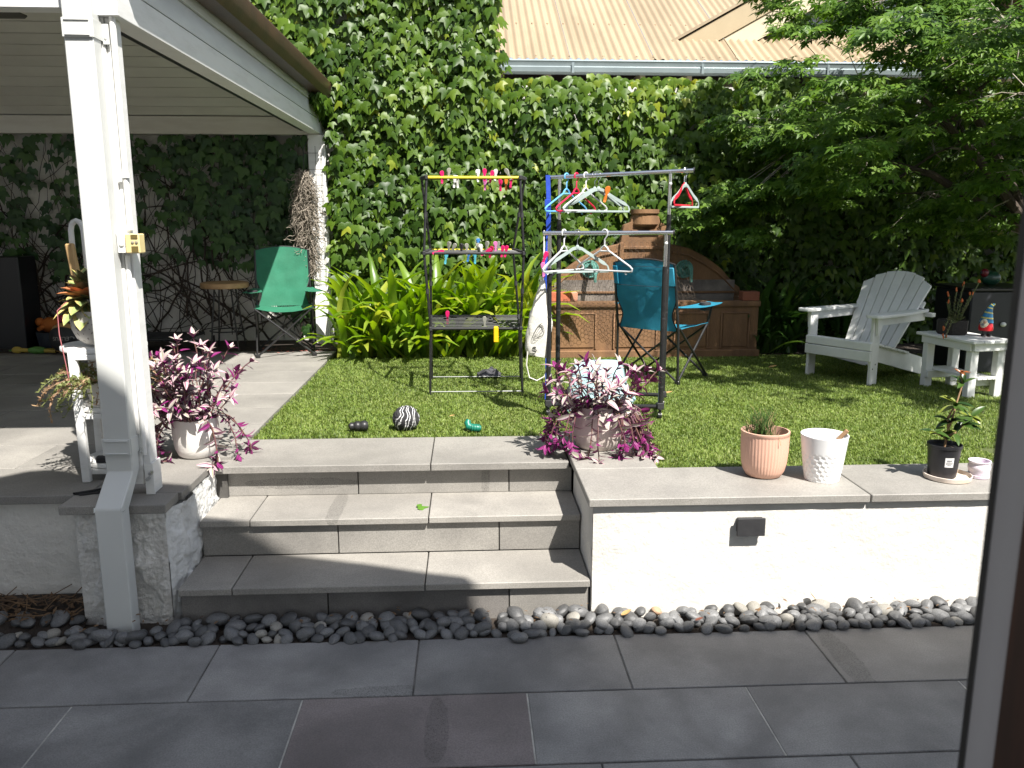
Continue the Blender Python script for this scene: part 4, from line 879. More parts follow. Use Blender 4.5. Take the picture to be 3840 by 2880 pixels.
for k, v in PC.items(): peg_proto(k, v)
used = set()
def peg(cn, p, label, rx=0, ry=0, rz=0, s=1., grp='clothes pegs on the drying tower'):
    src = PEGM[cn]
    o = src if cn not in used else copy_tree(src); used.add(cn)
    o.location = p; o.rotation_euler = (rx, ry, rz); o.scale = (s, s, s); tag(o, label, 'clothes peg', grp); return o
def topx(x): return -.264 + (x - 120) / 855 * .61
T_ = [('pink', 260, 0, 1.93, 0, 'hot pink peg at the far left of the yellow top bar'), ('grey', 320, .03, 1.95, .1, 'grey peg next to the leftmost pink peg on the top tier'), ('white', 372, .06, 1.905, .1, 'clear white peg hanging under the top tier, left of its twin'),
      ('white', 398, .08, 1.905, -.1, 'clear white peg hanging under the top tier, right of its twin'), ('white', 588, 0, 1.94, 0, 'slim pale peg upright in the middle of the yellow top bar'), ('pink', 650, 0, 1.945, 0, 'hot pink peg right of the slim pale peg on the top bar'),
      ('lilac', 655, .07, 1.89, 0, 'lilac peg hanging below the middle of the top tier'), ('pink', 712, .02, 1.935, .25, 'tilted hot pink peg at the middle right of the top bar'), ('white', 750, .05, 1.945, .1, 'white peg standing behind the tilted pink peg'),
      ('pink', 800, .1, 1.885, 0, 'hot pink peg hanging under the top tier left of the orange one'), ('orange', 853, .1, 1.89, 0, 'orange peg hanging under the top tier'), ('grey', 868, .0, 1.95, -.5, 'grey peg leaning at the right end of the top bar'), ('pink', 893, .05, 1.90, .1, 'hot pink peg at the right end of the top tier')]
for cn, x, dy, z, ry, lb in T_: peg(cn, (topx(x), 5.602 + dy, z), lb, ry=ry, rz=U(-.5, .5), s=1.12)
def midx(x): return -.283 + (x - 100) / 910 * .647
M_ = [('pink', 222, .0, 1.452, 1.35, 'hot pink peg lying flat at the left of the middle tier'), ('aqua', 290, .1, 1.405, .15, 'pale aqua peg hanging under the left of the middle tier'), ('grey', 315, .3, 1.472, .1, 'first grey peg from the left on the middle tier'), ('grey', 358, .2, 1.466, .45, 'tilted grey peg, second grey one on the middle tier'),
      ('black', 437, .2, 1.462, 0, 'black peg left of centre on the middle tier'), ('grey', 487, .2, 1.462, 0, 'grey peg just right of the black peg on the middle tier'), ('blue', 503, .35, 1.41, .2, 'blue peg hanging below the middle tier'), ('aqua', 563, .15, 1.405, 0, 'aqua peg hanging straight under the centre of the middle tier'),
      ('blue', 600, .42, 1.49, 0, 'blue peg standing up at the back of the middle tier'), ('grey', 597, .15, 1.466, -.1, 'grey peg in front of the upright blue peg'), ('white', 622, .12, 1.46, -.1, 'white peg in the centre of the middle tier'), ('pink', 665, .05, 1.45, 1.0, 'hot pink peg lying tilted right of centre on the middle tier'),
      ('grey', 682, .3, 1.475, .1, 'grey peg standing behind the tilted pink peg'), ('crimson', 712, .1, 1.448, .2, 'crimson peg on the middle tier beside the tilted pink one'), ('lilac', 760, .2, 1.475, 0, 'lilac peg upright at the right of the middle tier'), ('grey', 785, .25, 1.475, .2, 'grey peg next to the upright lilac peg'),
      ('pink', 822, .15, 1.45, .15, 'left one of two hot pink pegs at the right end of the middle tier'), ('pink', 857, .15, 1.45, .2, 'right one of two hot pink pegs at the right end of the middle tier')]
for cn, x, dy, z, ry, lb in M_: peg(cn, (midx(x), 5.505 + dy, z), lb, ry=ry, rz=U(-.5, .5), s=1.1)
peg('pink', (-.148, 5.85, .985), 'hot pink peg on the wires of the lowest tier', s=1.3); peg('grey', (.108, 5.6, .975), 'grey peg on the wires of the lowest tier', s=1.2)
yc = empty('clip', (.182, 5.492, .915), 'chunky yellow plastic clip on the front bar of the lowest tier', 'clip'); MB().box(.165, .197, 5.478, 5.488, .86, .965).build('jaw', M('yellow_plastic', (.85, .52, .01), .35), yc, bevel=.004); MB().box(.168, .194, 5.503, 5.512, .87, .965).build('jaw', bpy.data.materials['yellow_plastic'], yc, bevel=.004); MB().tube([(.17, 5.495, .95), (.192, 5.495, .95)], .008, 8).build('pin', CHROME, yc)
# ---------------------------------------------------------------- double garment rail
ga = empty('garment_rack', (.85, 4.95, ZG), 'black and chrome double clothes rail on castors holding coat hangers', 'clothes rail')
FLc, FRc, BLc, BRc = Vector((.468, 4.82, 0)), Vector((1.115, 4.71, 0)), Vector((.563, 5.20, 0)), Vector((1.206, 5.04, 0))
for c_, zc, zt in ((FLc, 1.385, 1.584), (FRc, 1.40, 1.587), (BLc, 1.66, 1.915), (BRc, 1.69, 1.940)):
    MB().tube([(c_.x, c_.y, .575), (c_.x, c_.y, zc)], .0145, 12).build('upright', BLACK, ga); MB().tube([(c_.x, c_.y, zc), (c_.x, c_.y, zt - .012)], .0115, 12).build('chrome_tube', CHROME, ga)
    MB().tube([(c_.x, c_.y, .70), (c_.x, c_.y, .707)], .0155, 12).build('tube_collar', BLACKM, ga); MB().tube([(c_.x, c_.y, 1.10), (c_.x, c_.y, 1.107)], .0155, 12).build('tube_collar', BLACKM, ga)
    cs = MB().lathe([(.009, 0), (.009, .03), (.02, .032), (.02, .04)], (c_.x, c_.y, ZG + .03), 10).build('caster', BLACKM, ga); MB().tube([(c_.x - .01, c_.y + .012, ZG + .022), (c_.x + .01, c_.y + .012, ZG + .022)], .024, 14).build('caster_wheel', BLACK, cs)
    MB().box(c_.x - .02, c_.x + .02, c_.y - .02, c_.y + .02, .575, .61).build('corner_block', BLACKM, ga, bevel=.003)
for a, c_ in ((FLc, FRc), (BLc, BRc), (FLc, BLc), (FRc, BRc)): MB().tube([a + Vector((0, 0, .585)), c_ + Vector((0, 0, .585))], .0125, 10).build('base_bar', BLACK, ga)
for a, c_ in ((FLc, BLc), (FRc, BRc)): MB().tube([a + Vector((0, 0, 1.33)), c_ + Vector((0, 0, 1.36))], .009, 8).build('link_bar', BLACKM, ga)
rf = [Vector((.430, 4.826, 1.584)), Vector((1.152, 4.704, 1.588))]; rb = [Vector((.500, 5.216, 1.912)), Vector((1.335, 5.01, 1.945))]
for p in (rf, rb):
    rr_ = MB().tube(p, .0125, 14).build('rail', CHROME, ga)
    MB().tube([p[1], p[1] + (p[1] - p[0]).normalized() * .008], .019, 14).build('rail_cap', BLACK, rr_)
    MB().tube([p[0].lerp(p[1], .5), p[0].lerp(p[1], .52)], .0145, 14).build('rail_joint', CHROME, rr_)
for c_, z in ((FRc, 1.53), (BRc, 1.87)): MB().ball((c_.x, c_.y - .013, z), (.009, .004, .009), 12, 8).build('lock_button', WPT, ga)
def hanger(label, p, rz, m, w=.38, drop=.20, kind='tube', r=.0055, tilt=0):
    h = empty('coat_hanger', p, label, 'coat hanger', 'coat hangers on the clothes rail')
    hr_ = .020; hk = [(hr_ * math.cos(R(a)), 0, hr_ * math.sin(R(a))) for a in range(215, -31, -24)]
    neck = -.07 if kind == 'tube' else -.085
    MB().tube(hk + [(.012, 0, -.022), (.0, 0, -.035), (0, 0, neck)], .0045 if kind == 'tube' else .0024, 7).build('hook', m if kind == 'tube' else CHROME, h, local=True)
    if kind == 'tube':
        pts = [(0, 0, neck), (.018, 0, neck - .012), (.03, 0, neck - .03), (w * .46, 0, -drop + .022), (w * .5, 0, -drop + .008), (w * .49, 0, -drop - .004), (w * .45, 0, -drop - .007), (-w * .45, 0, -drop - .007), (-w * .49, 0, -drop - .004), (-w * .5, 0, -drop + .008), (-w * .46, 0, -drop + .022), (-.03, 0, neck - .03), (-.018, 0, neck - .012)]
        bd_ = MB().tube(pts, r, 8, closed=True).build('body', m, h, local=True); MB().tube([(-.03, 0, neck - .031), (.03, 0, neck - .031)], r * .9, 7).build('brace', m, bd_, local=True)
        for s in (-1, 1): MB().tube([(s * w * .38, 0, -drop - .01), (s * w * .38, 0, -drop - .022), (s * w * .40, 0, -drop - .024), (s * w * .405, 0, -drop - .017)], .003, 6).build('strap_hook', m, bd_, local=True)
    else:
        def sh(s, k): return [(0, neck + .012 - k), (s * w * .07, neck + .006 - k), (s * w * .14, neck - .012 - k), (s * w * .28, neck - .045 - k * .8), (s * w * .42, -drop * .74 - k * .5), (s * w * .485, -drop * .86), (s * w * .5, -drop * .95), (s * w * .49, -drop)]
        P = []
        o_, i_ = sh(1, 0), [(x * .95, z - .018 if k < 5 else z + .002) for k, (x, z) in enumerate(sh(1, 0))]
        for s in (-1, 1):
            row = [[(s * x, -.003, z), (s * xi, -.003, zi), (s * xi, .003, zi), (s * x, .003, z)] for (x, z), (xi, zi) in zip(o_, i_)]
            MB().grid(row, closed=True).build('shoulder', m, h, local=True)
        MB().box(-w * .49, w * .49, -.0035, .0035, -drop - .006, -drop + .006).build('trouser_bar', m, h, local=True, bevel=.002)
        MB().ball((0, 0, neck + .004), (.012, .006, .016), 10, 6).build('collar', m, h, local=True)
    h.rotation_euler = (0, tilt, rz); return h
HB = M('hanger_blue', (.14, .42, .72), .35); HR = M('hanger_red', (.62, .015, .07), .35); HWt = M('hanger_white', (.62, .63, .64), .35); HV = M('hanger_pale_velvet', (.34, .41, .395), .85, bump=.1, bscale=300); HRD = M('hanger_red_velvet', (.55, .01, .03), .7)
def onr(p, t): q = p[0].lerp(p[1], t); return q + Vector((0, 0, .0))
hanger('light blue plastic hanger at the left of the upper rail', onr(rb, .125), R(42), HB)
hanger('red plastic hanger beside the blue one on the upper rail', onr(rb, .195), R(44), HR)
hanger('white plastic hanger between the red and pale hangers on the upper rail', onr(rb, .262), R(38), HWt)
hanger('pale grey-green padded hanger, the rear one of two on the upper rail', onr(rb, .325), R(16), HV, .40, .215, 'flat')
hv = hanger('pale grey-green padded hanger with an orange peg clipped to it', onr(rb, .352), R(10), HV, .41, .215, 'flat')
hanger('red padded hanger turned sideways at the right end of the upper rail', onr(rb, .942), R(58), HRD, .36, .20, 'flat')
hanger('pale padded hanger in front of the red one at the right rail end', onr(rb, .952), R(48), HV, .36, .21, 'flat')
hanger('white plastic hanger at the left of the lower rail', onr(rf, .165), R(46), HWt, .38, .205)
hanger('pale grey-green padded hanger in the middle of the lower rail', onr(rf, .27), R(14), HV, .40, .22, 'flat')
hanger('white plastic hanger right of the padded one on the lower rail', onr(rf, .48), R(-44), HWt, .38, .205)
peg('orange', onr(rb, .352) + Vector((.045, -.015, -.115)), 'orange peg clipped to a pale hanger on the upper rail', ry=.25, s=1.35, grp='pegs on the clothes rail')
# blue strap and white drawstring bag
STRAP = M('blue_webbing', (.008, .055, .42), .7, (.006, .04, .33), 40, bump=.3)
b = MB(); G = []
for i in range(30):
    t = i / 29; z = 1.925 - t * 1.40; y = 5.185 - .03 * t; x = .489 + .006 * math.sin(t * 9)
    G.append([(x - .014, y - .004 * math.sin(t * 25), z), (x + .014, y + .004 * math.sin(t * 25), z)])
stp = b.grid(G).build('strap', STRAP, None, solid=.003); tag(stp, 'bright blue webbing strap hanging from the left end of the upper rail', 'strap')
MB().box(.470, .508, 5.173, 5.1805, 1.74, 1.78).build('buckle', STRAP, stp, bevel=.002)
CAN = M('cotton_canvas', (.78, .76, .70), .85, (.70, .68, .62), 9, 5, bump=.35, bscale=50, transl=.12)
bg_ = empty('drawstring_bag', (.42, 4.86, 1.2), 'white cotton drawstring bag with a black line print hanging from the lower rail', 'bag')
G = []; NB = 20
for j in range(25):
    v = j / 24; z = 1.315 - v * .445; cx_ = .432 - .028 * v
    hw_ = (.014 + .060 * min(1, v / .55) ** 1.2) * (1 if v < .93 else 1 - (v - .93) * 3); dp_ = .010 + .030 * math.sin(math.pi * min(1, v * .75 + .1)); row = []
    for k in range(NB):
        a = 2 * math.pi * k / NB; wr = 1 + .20 * noise.noise(Vector((math.cos(a) * 2.2, math.sin(a) * 2.2, v * 6))) + (.12 * math.sin(9 * a) * max(0, 1 - v * 2.5))
        row.append((cx_ + hw_ * math.copysign(abs(math.cos(a)) ** .7, math.cos(a)) * wr, 4.845 + dp_ * math.sin(a) * wr, z - (.012 * math.cos(a) if v > .9 else 0)))
    G.append(row)
MB().grid(G, closed=True).add(G[-1], [tuple(range(NB))]).build('sack', CAN, bg_, sharp=80)
INK = M('black_print', (.012, .012, .012), .8)
b = MB(); cc_ = Vector((.412, 4.810, 1.03))
for k in range(9):
    a0 = U(0, 6.28); pts = []
    for i in range(9):
        t = i / 8; pts.append(cc_ + Vector((.045 * math.cos(a0 + t * 3.3) * (.35 + .07 * k), -.005 - .001 * k, .06 * math.sin(a0 * 1.7 + t * 3.1) * (.35 + .07 * k))))
    b.tube(pts, .0009, 4)
b.build('line_print', INK, bg_); 
b = MB(); b.tube([(.384 + .011 * math.cos(a), 4.812, .915 + .007 + .007 * math.sin(a)) for a in np.linspace(.6, 4.7, 8)] + [(.384 + .011 * math.cos(a), 4.812, .915 - .007 + .007 * math.sin(a)) for a in np.linspace(1.57, -2.5, 8)], .0024, 5).build('letter', INK, bg_)
ROPE = M('white_cord', (.72, .70, .64), .8)
b = MB(); b.tube([(.436, 4.826, 1.60), (.434, 4.815, 1.45), (.430, 4.84, 1.30)], .0035, 6); b.tube([(.437, 4.838, 1.60), (.441, 4.84, 1.45), (.436, 4.85, 1.30)], .0035, 6)
b.tube([(.345, 4.83, .90), (.338, 4.83, .82), (.355, 4.83, .745), (.40, 4.83, .725), (.445, 4.83, .75), (.462, 4.84, .82), (.468, 4.84, .92)], .004, 6).build('drawstring', ROPE, bg_)
peg('pink', (.437, 4.81, 1.44), 'pink peg on the bag cord, the upper of two', ry=.3, s=1.15, grp='pegs on the clothes rail'); peg('lilac', (.432, 4.815, 1.375), 'pale pink peg on the bag cord, the lower of two', ry=-.1, s=1.2, grp='pegs on the clothes rail')
# unused peg prototypes never stay parked below the ground
# ---------------------------------------------------------------- upturned tub, cloth, dog toys
TUB = M('pale_blue_plastic', (.46, .66, .70), .4, (.42, .62, .66), 4, transl=.12)
def rrect(a, c_, r_, n=5):
    P = []
    for sx, sy, a0 in ((1, 1, 0), (-1, 1, 90), (-1, -1, 180), (1, -1, 270)):
        for k in range(n + 1): t = R(a0 + 90 * k / n); P.append((sx * (a - r_) + r_ * math.cos(t), sy * (c_ - r_) + r_ * math.sin(t)))
    return P
tu = empty('laundry_tub', (.80, 5.0, ZG), 'upturned pale blue plastic tub on the grass under the clothes rail', 'tub')
G = []
for z, a, c_, r_ in ((.0, .205, .15, .05), (.012, .205, .15, .05), (.013, .195, .14, .05), (.20, .165, .115, .05), (.262, .155, .105, .05), (.285, .142, .094, .046), (.297, .118, .072, .04), (.303, .08, .045, .03), (.304, .0, .0, .0)):
    G.append([(x, y, z) for x, y in rrect(a, c_, r_)])
MB().grid(G, closed=True).build('shell', TUB, tu, local=True, sharp=60); b = MB()
for s in (-1, 1): b = MB().tube([(s * .17, -.05, .07), (s * .215, -.05, .06), (s * .22, .0, .06), (s * .215, .05, .06), (s * .17, .05, .07)], .009, 8); b.build('handle', TUB, tu, local=True)
tu.rotation_euler = (0, R(-3), R(-14))
cl = MB(); G = []
for j in range(13):
    row = []
    for i in range(17):
        u = i / 16 * 2 - 1; v = j / 12 * 2 - 1; e = max(0, 1 - (abs(u) ** 3 + abs(v) ** 3)); h = .012 + e * (.030 + .03 * noise.noise(Vector((u * 2.2, v * 2.2, 4)))) + .01 * abs(math.sin(4 * u + 2 * v)) * e
        row.append((.15 + u * .088 * (1 + .2 * noise.noise(Vector((v * 2, 1, 3)))), 6.12 + v * .08 + .01 * math.sin(5 * u), ZG + .008 + h))
    G.append(row)
CLO = M('dark_striped_cloth', (.07, .07, .078), .95, (.035, .035, .04), 6, stretch=(1, 8, 1)); tag(cl.grid(G).build('cloth', CLO, None, solid=.004, sharp=60), 'crumpled charcoal cloth lying on the grass behind the drying tower', 'cloth')
RUB = M('black_rubber', (.016, .016, .017), .42, (.022, .022, .023), 10)
kg = MB(); ax = Vector((1, .12, 0)).normalized()
prof = [(0, -.053), (.020, -.052), (.0285, -.040), (.030, -.028), (.025, -.014), (.023, -.010), (.0275, -.002), (.0285, .008), (.023, .022), (.0195, .026), (.0225, .033), (.0205, .046), (.010, .054), (0, .0545)]
kg.lathe(prof, (0, 0, 0), 24); ko = kg.build('rubber_chew_toy', RUB, None); ko.rotation_euler = (R(90), 0, R(90 + 170)); ko.rotation_euler = Euler((0, R(-90), R(8))); ko.location = (-.612, 4.50, ZG + .036); tag(ko, 'black rubber chew toy of three rounded lobes lying on the lawn', 'dog toy')
STR = M('striped_fleece', (.62, .62, .62), .95, (.05, .05, .052), 1, bump=.3, bscale=90)
t = STR.node_tree; n_ = t.nodes; l_ = t.links
wv = n_.new('ShaderNodeTexWave'); wv.inputs['Scale'].default_value = 8.5; wv.inputs['Distortion'].default_value = 9; wv.inputs['Detail'].default_value = 1.5; wv.inputs['Detail Scale'].default_value = 1.1; tcx = n_.new('ShaderNodeTexCoord'); l_.new(tcx.outputs['Object'], wv.inputs[0])
cr_ = n_.new('ShaderNodeValToRGB'); cr_.color_ramp.interpolation = 'CONSTANT'; e_ = cr_.color_ramp.elements; e_[0].color = (.028, .028, .03, 1); e_[1].position = .42; e_[1].color = (.16, .16, .165, 1); q_ = e_.new(.60); q_.color = (.70, .70, .70, 1); q_ = e_.new(.84); q_.color = (.03, .03, .032, 1); l_.new(wv.outputs[0], cr_.inputs[0]); l_.new(cr_.outputs[0], n_['Principled BSDF'].inputs['Base Color'])
def fold(q): return 1 + .045 * math.sin(26 * (q.z + .35 * noise.noise(q * 2.2)) + 5 * noise.noise(q * 1.7))
tag(MB().ball((-.352, 4.53, ZG + .068), (.074, .072, .070), 56, 40, f=fold).build('striped_ball', STR, None, sharp=80), 'black, grey and white striped fleece ball on the lawn', 'dog toy')
tf = empty('chew_boot', (.03, 4.47, ZG), 'teal green rubber chew toy shaped like a small boot on the lawn', 'dog toy'); GRT = M('green_rubber', (.008, .18, .12), .4)
MB().tube([(-.005, 4.49, ZG + .067), (-.012, 4.485, ZG + .052), (-.006, 4.475, ZG + .032), (.022, 4.468, ZG + .026), (.05, 4.462, ZG + .025), (.064, 4.46, ZG + .025)], [.012, .019, .022, .021, .020, .012], 14).build('body', GRT, tf, sharp=60)
for k in range(4): MB().tube([(.012 + k * .013 + .021 * math.cos(a) * .05, 4.466 - .021 * math.cos(a), ZG + .026 + .021 * math.sin(a)) for a in np.linspace(-1.2, 1.9, 8)], .0028, 5).build('rib', GRT, tf)
# ================================================================ POTS AND PLANTS
# ---------------------------------------------------------------- silver-purple trailing plants in white pots
CRE = M('leaf_cream', (.54, .485, .45), .5, (.45, .335, .36), 30, transl=.15); GRN = M('leaf_green_stripe', (.26, .29, .18), .45, (.34, .34, .24), 30); PUR = M('leaf_purple', (.16, .022, .09), .45, (.10, .014, .06), 20, transl=.1); MAG = M('leaf_magenta', (.36, .035, .24), .45, (.22, .02, .14), 15, transl=.25); PNK = M('leaf_pink', (.62, .30, .38), .5, (.7, .45, .48), 20, transl=.15)
TM = [CRE, GRN, PUR, MAG, PNK]
def trad_leaf(strips, w=.36, curl=.25, cup=.35):
    V = []; F = []; mi = []; n = 6; k = len(strips)
    for side in (0, 1):
        b0 = len(V)
        for i in range(n + 1):
            t = i / n; ww = w * (math.sin(math.pi * (t * .92 + .06)) ** .75) * (1 - .35 * t) if i < n else .004
            for j in range(k + 1):
                u = j / k * 2 - 1; V.append((u * ww * .62, t, -curl * t * t + cup * abs(u) ** 1.5 * ww * .5 - (.004 if side else 0)))
        for i in range(n):
            for j in range(k):
                q = (b0 + i * (k + 1) + j, b0 + i * (k + 1) + j + 1, b0 + (i + 1) * (k + 1) + j + 1, b0 + (i + 1) * (k + 1) + j)
                F.append(q[::-1] if side else q); mi.append(strips[j] if not side else (3 if j % 2 == 0 else 2))
    return V, F, mi
TV = [trad_leaf([2, 0, 1, 1, 0, 0], .38, .25), trad_leaf([0, 1, 0, 0, 2, 0], .40, .4), trad_leaf([2, 0, 0, 1, 0], .36, .1), trad_leaf([2, 3, 2, 3], .36, .3), trad_leaf([4, 0, 4, 2, 0], .36, .5)]
TMe = [tmesh('trailing_leaf', V, F, TM, mi) for V, F, mi in TV]
STM = M('purple_stem', (.10, .03, .06), .6, (.16, .09, .05), 30)
POTW = M('white_ceramic_pot', (.78, .75, .71), .55, (.70, .67, .63), 4, 5, bump=.15, bscale=60)
def trailing_plant(c, r_, h, label, stems, trail, mpot, seed, top, grp):
    random.seed(seed); x, y, z = c; t0 = empty('trailing_plant', c, label, 'potted plant', grp)
    prof = [(r_ * .66, 0), (r_ * .80, .012), (r_ * .93, .045), (r_, .10), (r_ * 1.01, h * .75), (r_ * .99, h), (r_ * .93, h), (r_ * .92, h - .03), (0, h - .031)]
    MB().lathe(prof, c, 40).build('pot', mpot, t0, sharp=50); MB().lathe([(r_ * .915, 0), (r_ * .5, .008), (0, .01)], (x, y, z + h - .028), 20).build('soil', DIRT, t0)
    sb = MB(); L = []
    def run(p, d, n, step, grav, maxz):
        pts = [p.copy()]
        for i in range(n):
            d = (d + Vector((U(-.22, .22), U(-.22, .22), U(-.1, .15) - grav))).normalized(); p = p + d * step
            if p.z < z + .008: p.z = z + .008; d.z = max(d.z, 0)
            q = Vector((p.x - x, p.y - y))
            if p.z < z + h + .005 and q.length < r_ * 1.06: k = r_ * 1.06 / max(q.length, .01); p.x = x + q.x * k; p.y = y + q.y * k
            pts.append(p.copy())
            for s in range(1 if i < n - 1 else 5):
                a = U(0, 6.28); o = d.orthogonal().normalized(); o = Matrix.Rotation(i * 2.6 + s * 1.3 + U(-.4, .4), 3, d) @ o
                tip = (o * (1 if s < 4 and i < n - 1 else .7) + d * (.55 if i < n - 1 else .9)).normalized()
                L.append((p.copy(), tip, d + Vector((0, 0, .5)), U(.036, .066) * (1.12 if trail > 20 else 1) * (1 if i > 0 else .8)))
        sb.tube(pts, [.0032] * len(pts), 5)
    for k in range(stems):
        a = U(0, 6.28) if k % 3 else U(-2.6, -.5); q = Vector((x + U(0, .6) * r_ * math.cos(a), y + U(0, .6) * r_ * math.sin(a), z + h - .02)); hh = U(.35, 1.) ** 1.2
        run(q, Vector((.6 * math.cos(a), .6 * math.sin(a), U(.8, 1.6))), int(4 + 9 * hh * top), .028, -.03 if k % 3 == 0 else .07, 0)
    for k in range(trail):
        a = random.choice((U(-.9, .7), U(2.4, 4.0), U(2.6, 3.8), U(-1.1, .3), U(0, 6.28), U(-1.3, -.6) if trail > 20 else U(2.4, 4))); q = Vector((x + .8 * r_ * math.cos(a), y + .8 * r_ * math.sin(a), z + h)); run(q, Vector((math.cos(a), math.sin(a), .5)), random.randrange(7, 14), .028, .42, 0)
    sb.build('stem', STM, t0, weld=False)
    random.shuffle(L)
    X = []
    for i, (p, d, nn, s) in enumerate(L):
        ti = random.choice((0, 0, 1, 1, 2, 2, 4, 2, 4, 0, 3, 3)); m4 = frame(p, d, nn, s)
        if i < 270: piece('leaf', TMe[ti], t0, m4)
        else: X.append((ti, m4))
    if X:
        b = MB()
        for ti, m4 in X:
            V, F, mi = TV[ti]; o = len(b.v); b.v += [tuple(m4 @ Vector(v)) for v in V]; b.f += [tuple(i + o for i in f) for f in F]; b.m += mi
        b.build('leaf_mass', TM, t0, weld=False)['kind'] = 'stuff'
    return t0
trailing_plant((-1.335, 4.02, ZD), .108, .195, 'bushy silver and purple striped trailing plant in a white pot left of the steps', 56, 10, POTW, 5, 1.25, 'purple trailing plants beside the steps')
trailing_plant((.645, 4.05, ZC - .004), .132, .225, 'silver and purple striped trailing plant spilling from a pale pot right of the steps', 36, 40, M('pale_plaster_pot', (.66, .58, .53), .75, (.58, .51, .46), 6, 6, bump=.4, bscale=30), 9, .62, 'purple trailing plants beside the steps')
random.seed(23)
# ---------------------------------------------------------------- pink ribbed pot with chives
pk = empty('ribbed_pot', (1.315, 3.535, ZC), 'pink vertically ribbed pot with thin chives standing on the wall coping', 'pot'); PKM = M('pink_ceramic', (.66, .40, .30), .5, (.62, .37, .275), 6)
MB().lathe([(.066, 0), (.078, .006), (.090, .03), (.098, .065), (.1025, .12), (.1035, .185), (.1035, .193), (.106, .196), (.106, .207), (.098, .208), (.096, .19), (.094, .165), (0, .163)], (1.315, 3.535, ZC), 176, mod=lambda a, i, z: 1 + (.012 * math.cos(44 * a) * min(1, z * 40) if .004 < z < .19 and i < 6 else 0)).build('pot', PKM, pk, sharp=70)
MB().lathe([(.094, 0), (.04, .006), (0, .004)], (1.315, 3.535, ZC + .166), 20).build('soil', DIRT, pk)
CH = M('chive_green', (.06, .14, .03), .5, (.10, .16, .04), 20, transl=.2); DRY = M('dry_straw', (.34, .25, .12), .8); b = MB(); b2 = MB()
for k in range(150):
    a = U(0, 6.28); rr = U(0, .06); p = Vector((1.295 + rr * math.cos(a), 3.53 + rr * math.sin(a), ZC + .168)); ln = U(.06, .15); bx, by = U(-.06, .045), U(-.05, .05)
    (b if k % 6 else b2).tube([p, p + Vector((bx * .3, by * .3, ln * .6)), p + Vector((bx, by, ln))], [.0017, .0014, .0006], 4, caps=False)
for k in range(12): a = U(0, 6.28); p = Vector((1.32 + .05 * math.cos(a), 3.53 + .05 * math.sin(a), ZC + .172)); b2.tube([p, p + Vector((U(-.04, .04), U(-.04, .04), .006))], .002, 4)
b2.tube([(1.32, 3.45, ZC + .19), (1.335, 3.435, ZC + .215), (1.34, 3.428, ZC + .19), (1.345, 3.425, ZC + .165)], .0012, 4)
b.build('chives', CH, pk)['kind'] = 'stuff'; b2.build('dry_stalks', DRY, pk)['kind'] = 'stuff'
# ---------------------------------------------------------------- white hexagon-dimpled pot
hp = empty('dimpled_pot', (1.552, 3.46, ZC), 'white pot with hexagonal dimples and a wooden stick inside on the wall coping', 'pot'); HPM = M('white_glaze', (.80, .80, .80), .32, (.77, .77, .77), 5)
prof = [(.072 + (.101 - .072) * (i / 44) ** .8, .205 * i / 44) for i in range(45)]
def dimple(a, i, z):
    if z > .128 or z < .006 or i >= 45: return 1
    row = z / .0205; u = a / (2 * math.pi) * 22 + (.5 if int(row) % 2 else 0); du = (u % 1) - .5; dv = (row % 1) - .5; q = math.hypot(du * 1.05, dv * .95)
    return 1 - .045 * max(0, 1 - (q / .56) ** 2) + .006
MB().lathe(prof + [(.099, .207), (.095, .206), (.092, .18), (.07, .03), (0, .03)], (1.552, 3.46, ZC), 264, mod=dimple).build('pot', HPM, hp, sharp=75)
stk = MB().tube([(1.56, 3.50, ZC + .09), (1.648, 3.452, ZC + .222)], .0095, 10).build('stick', M('bare_wood', (.42, .26, .14), .7, (.3, .17, .09), 30), None); tag(stk, 'short wooden stick leaning inside the white dimpled pot', 'stick'); MB().lathe([(.0096, 0), (.0096, .001), (0, .0012)], (0, 0, 0), 10)
# ---------------------------------------------------------------- nursery pot on a saucer
sa = MB().lathe([(.086, 0), (.096, .003), (.100, .022), (.096, .023), (.090, .008), (0, .007)], (2.115, 3.445, ZC), 44).build('saucer', M('pinkish_saucer', (.72, .64, .58), .6, (.60, .48, .36), 12), None, sharp=50); tag(sa, 'pale round saucer under the black nursery pot', 'saucer')
npot = empty('nursery_pot', (2.095, 3.455, ZC + .009), 'black plastic nursery pot with a white price sticker and a leafy citrus seedling', 'potted plant'); zc = ZC + .009; NX, NY = 2.095, 3.455
BP = M('black_plastic', (.014, .014, .016), .38, (.02, .02, .023), 14)
MB().lathe([(.052, 0), (.058, .004), (.068, .132), (.072, .134), (.0725, .147), (.069, .148), (.066, .13), (0, .128)], (NX, NY, zc), 36).build('pot', BP, npot, sharp=50); MB().lathe([(.066, 0), (.03, .008), (0, .004)], (NX, NY, zc + .124), 18).build('soil', DIRT, npot)
def curved(x0, x1, z0, z1, off):   # a patch lying on the pot's front
    G = []
    for j in range(3):
        row = []; z = z0 + (z1 - z0) * j / 2; rr = .058 + (.068 - .058) * (z - .004) / .128 + off
        for i in range(7): a = R(-90) + (x0 + (x1 - x0) * i / 6) / .063; row.append((NX + rr * math.cos(a), NY + rr * math.sin(a), zc + z))
        G.append(row)
    return G
stick_ = MB().grid(curved(-.026, .010, .055, .098, .0008)).build('price_sticker', M('paper_white', (.78, .78, .78), .6), npot); PRN = M('print_black', (.02, .02, .02), .7)
b = MB(); x = -.018
while x < .001:
    w_ = U(.0008, .0022); b.grid(curved(x, x + w_, .080, .088, .0012)); x += w_ + U(.0007, .0018)
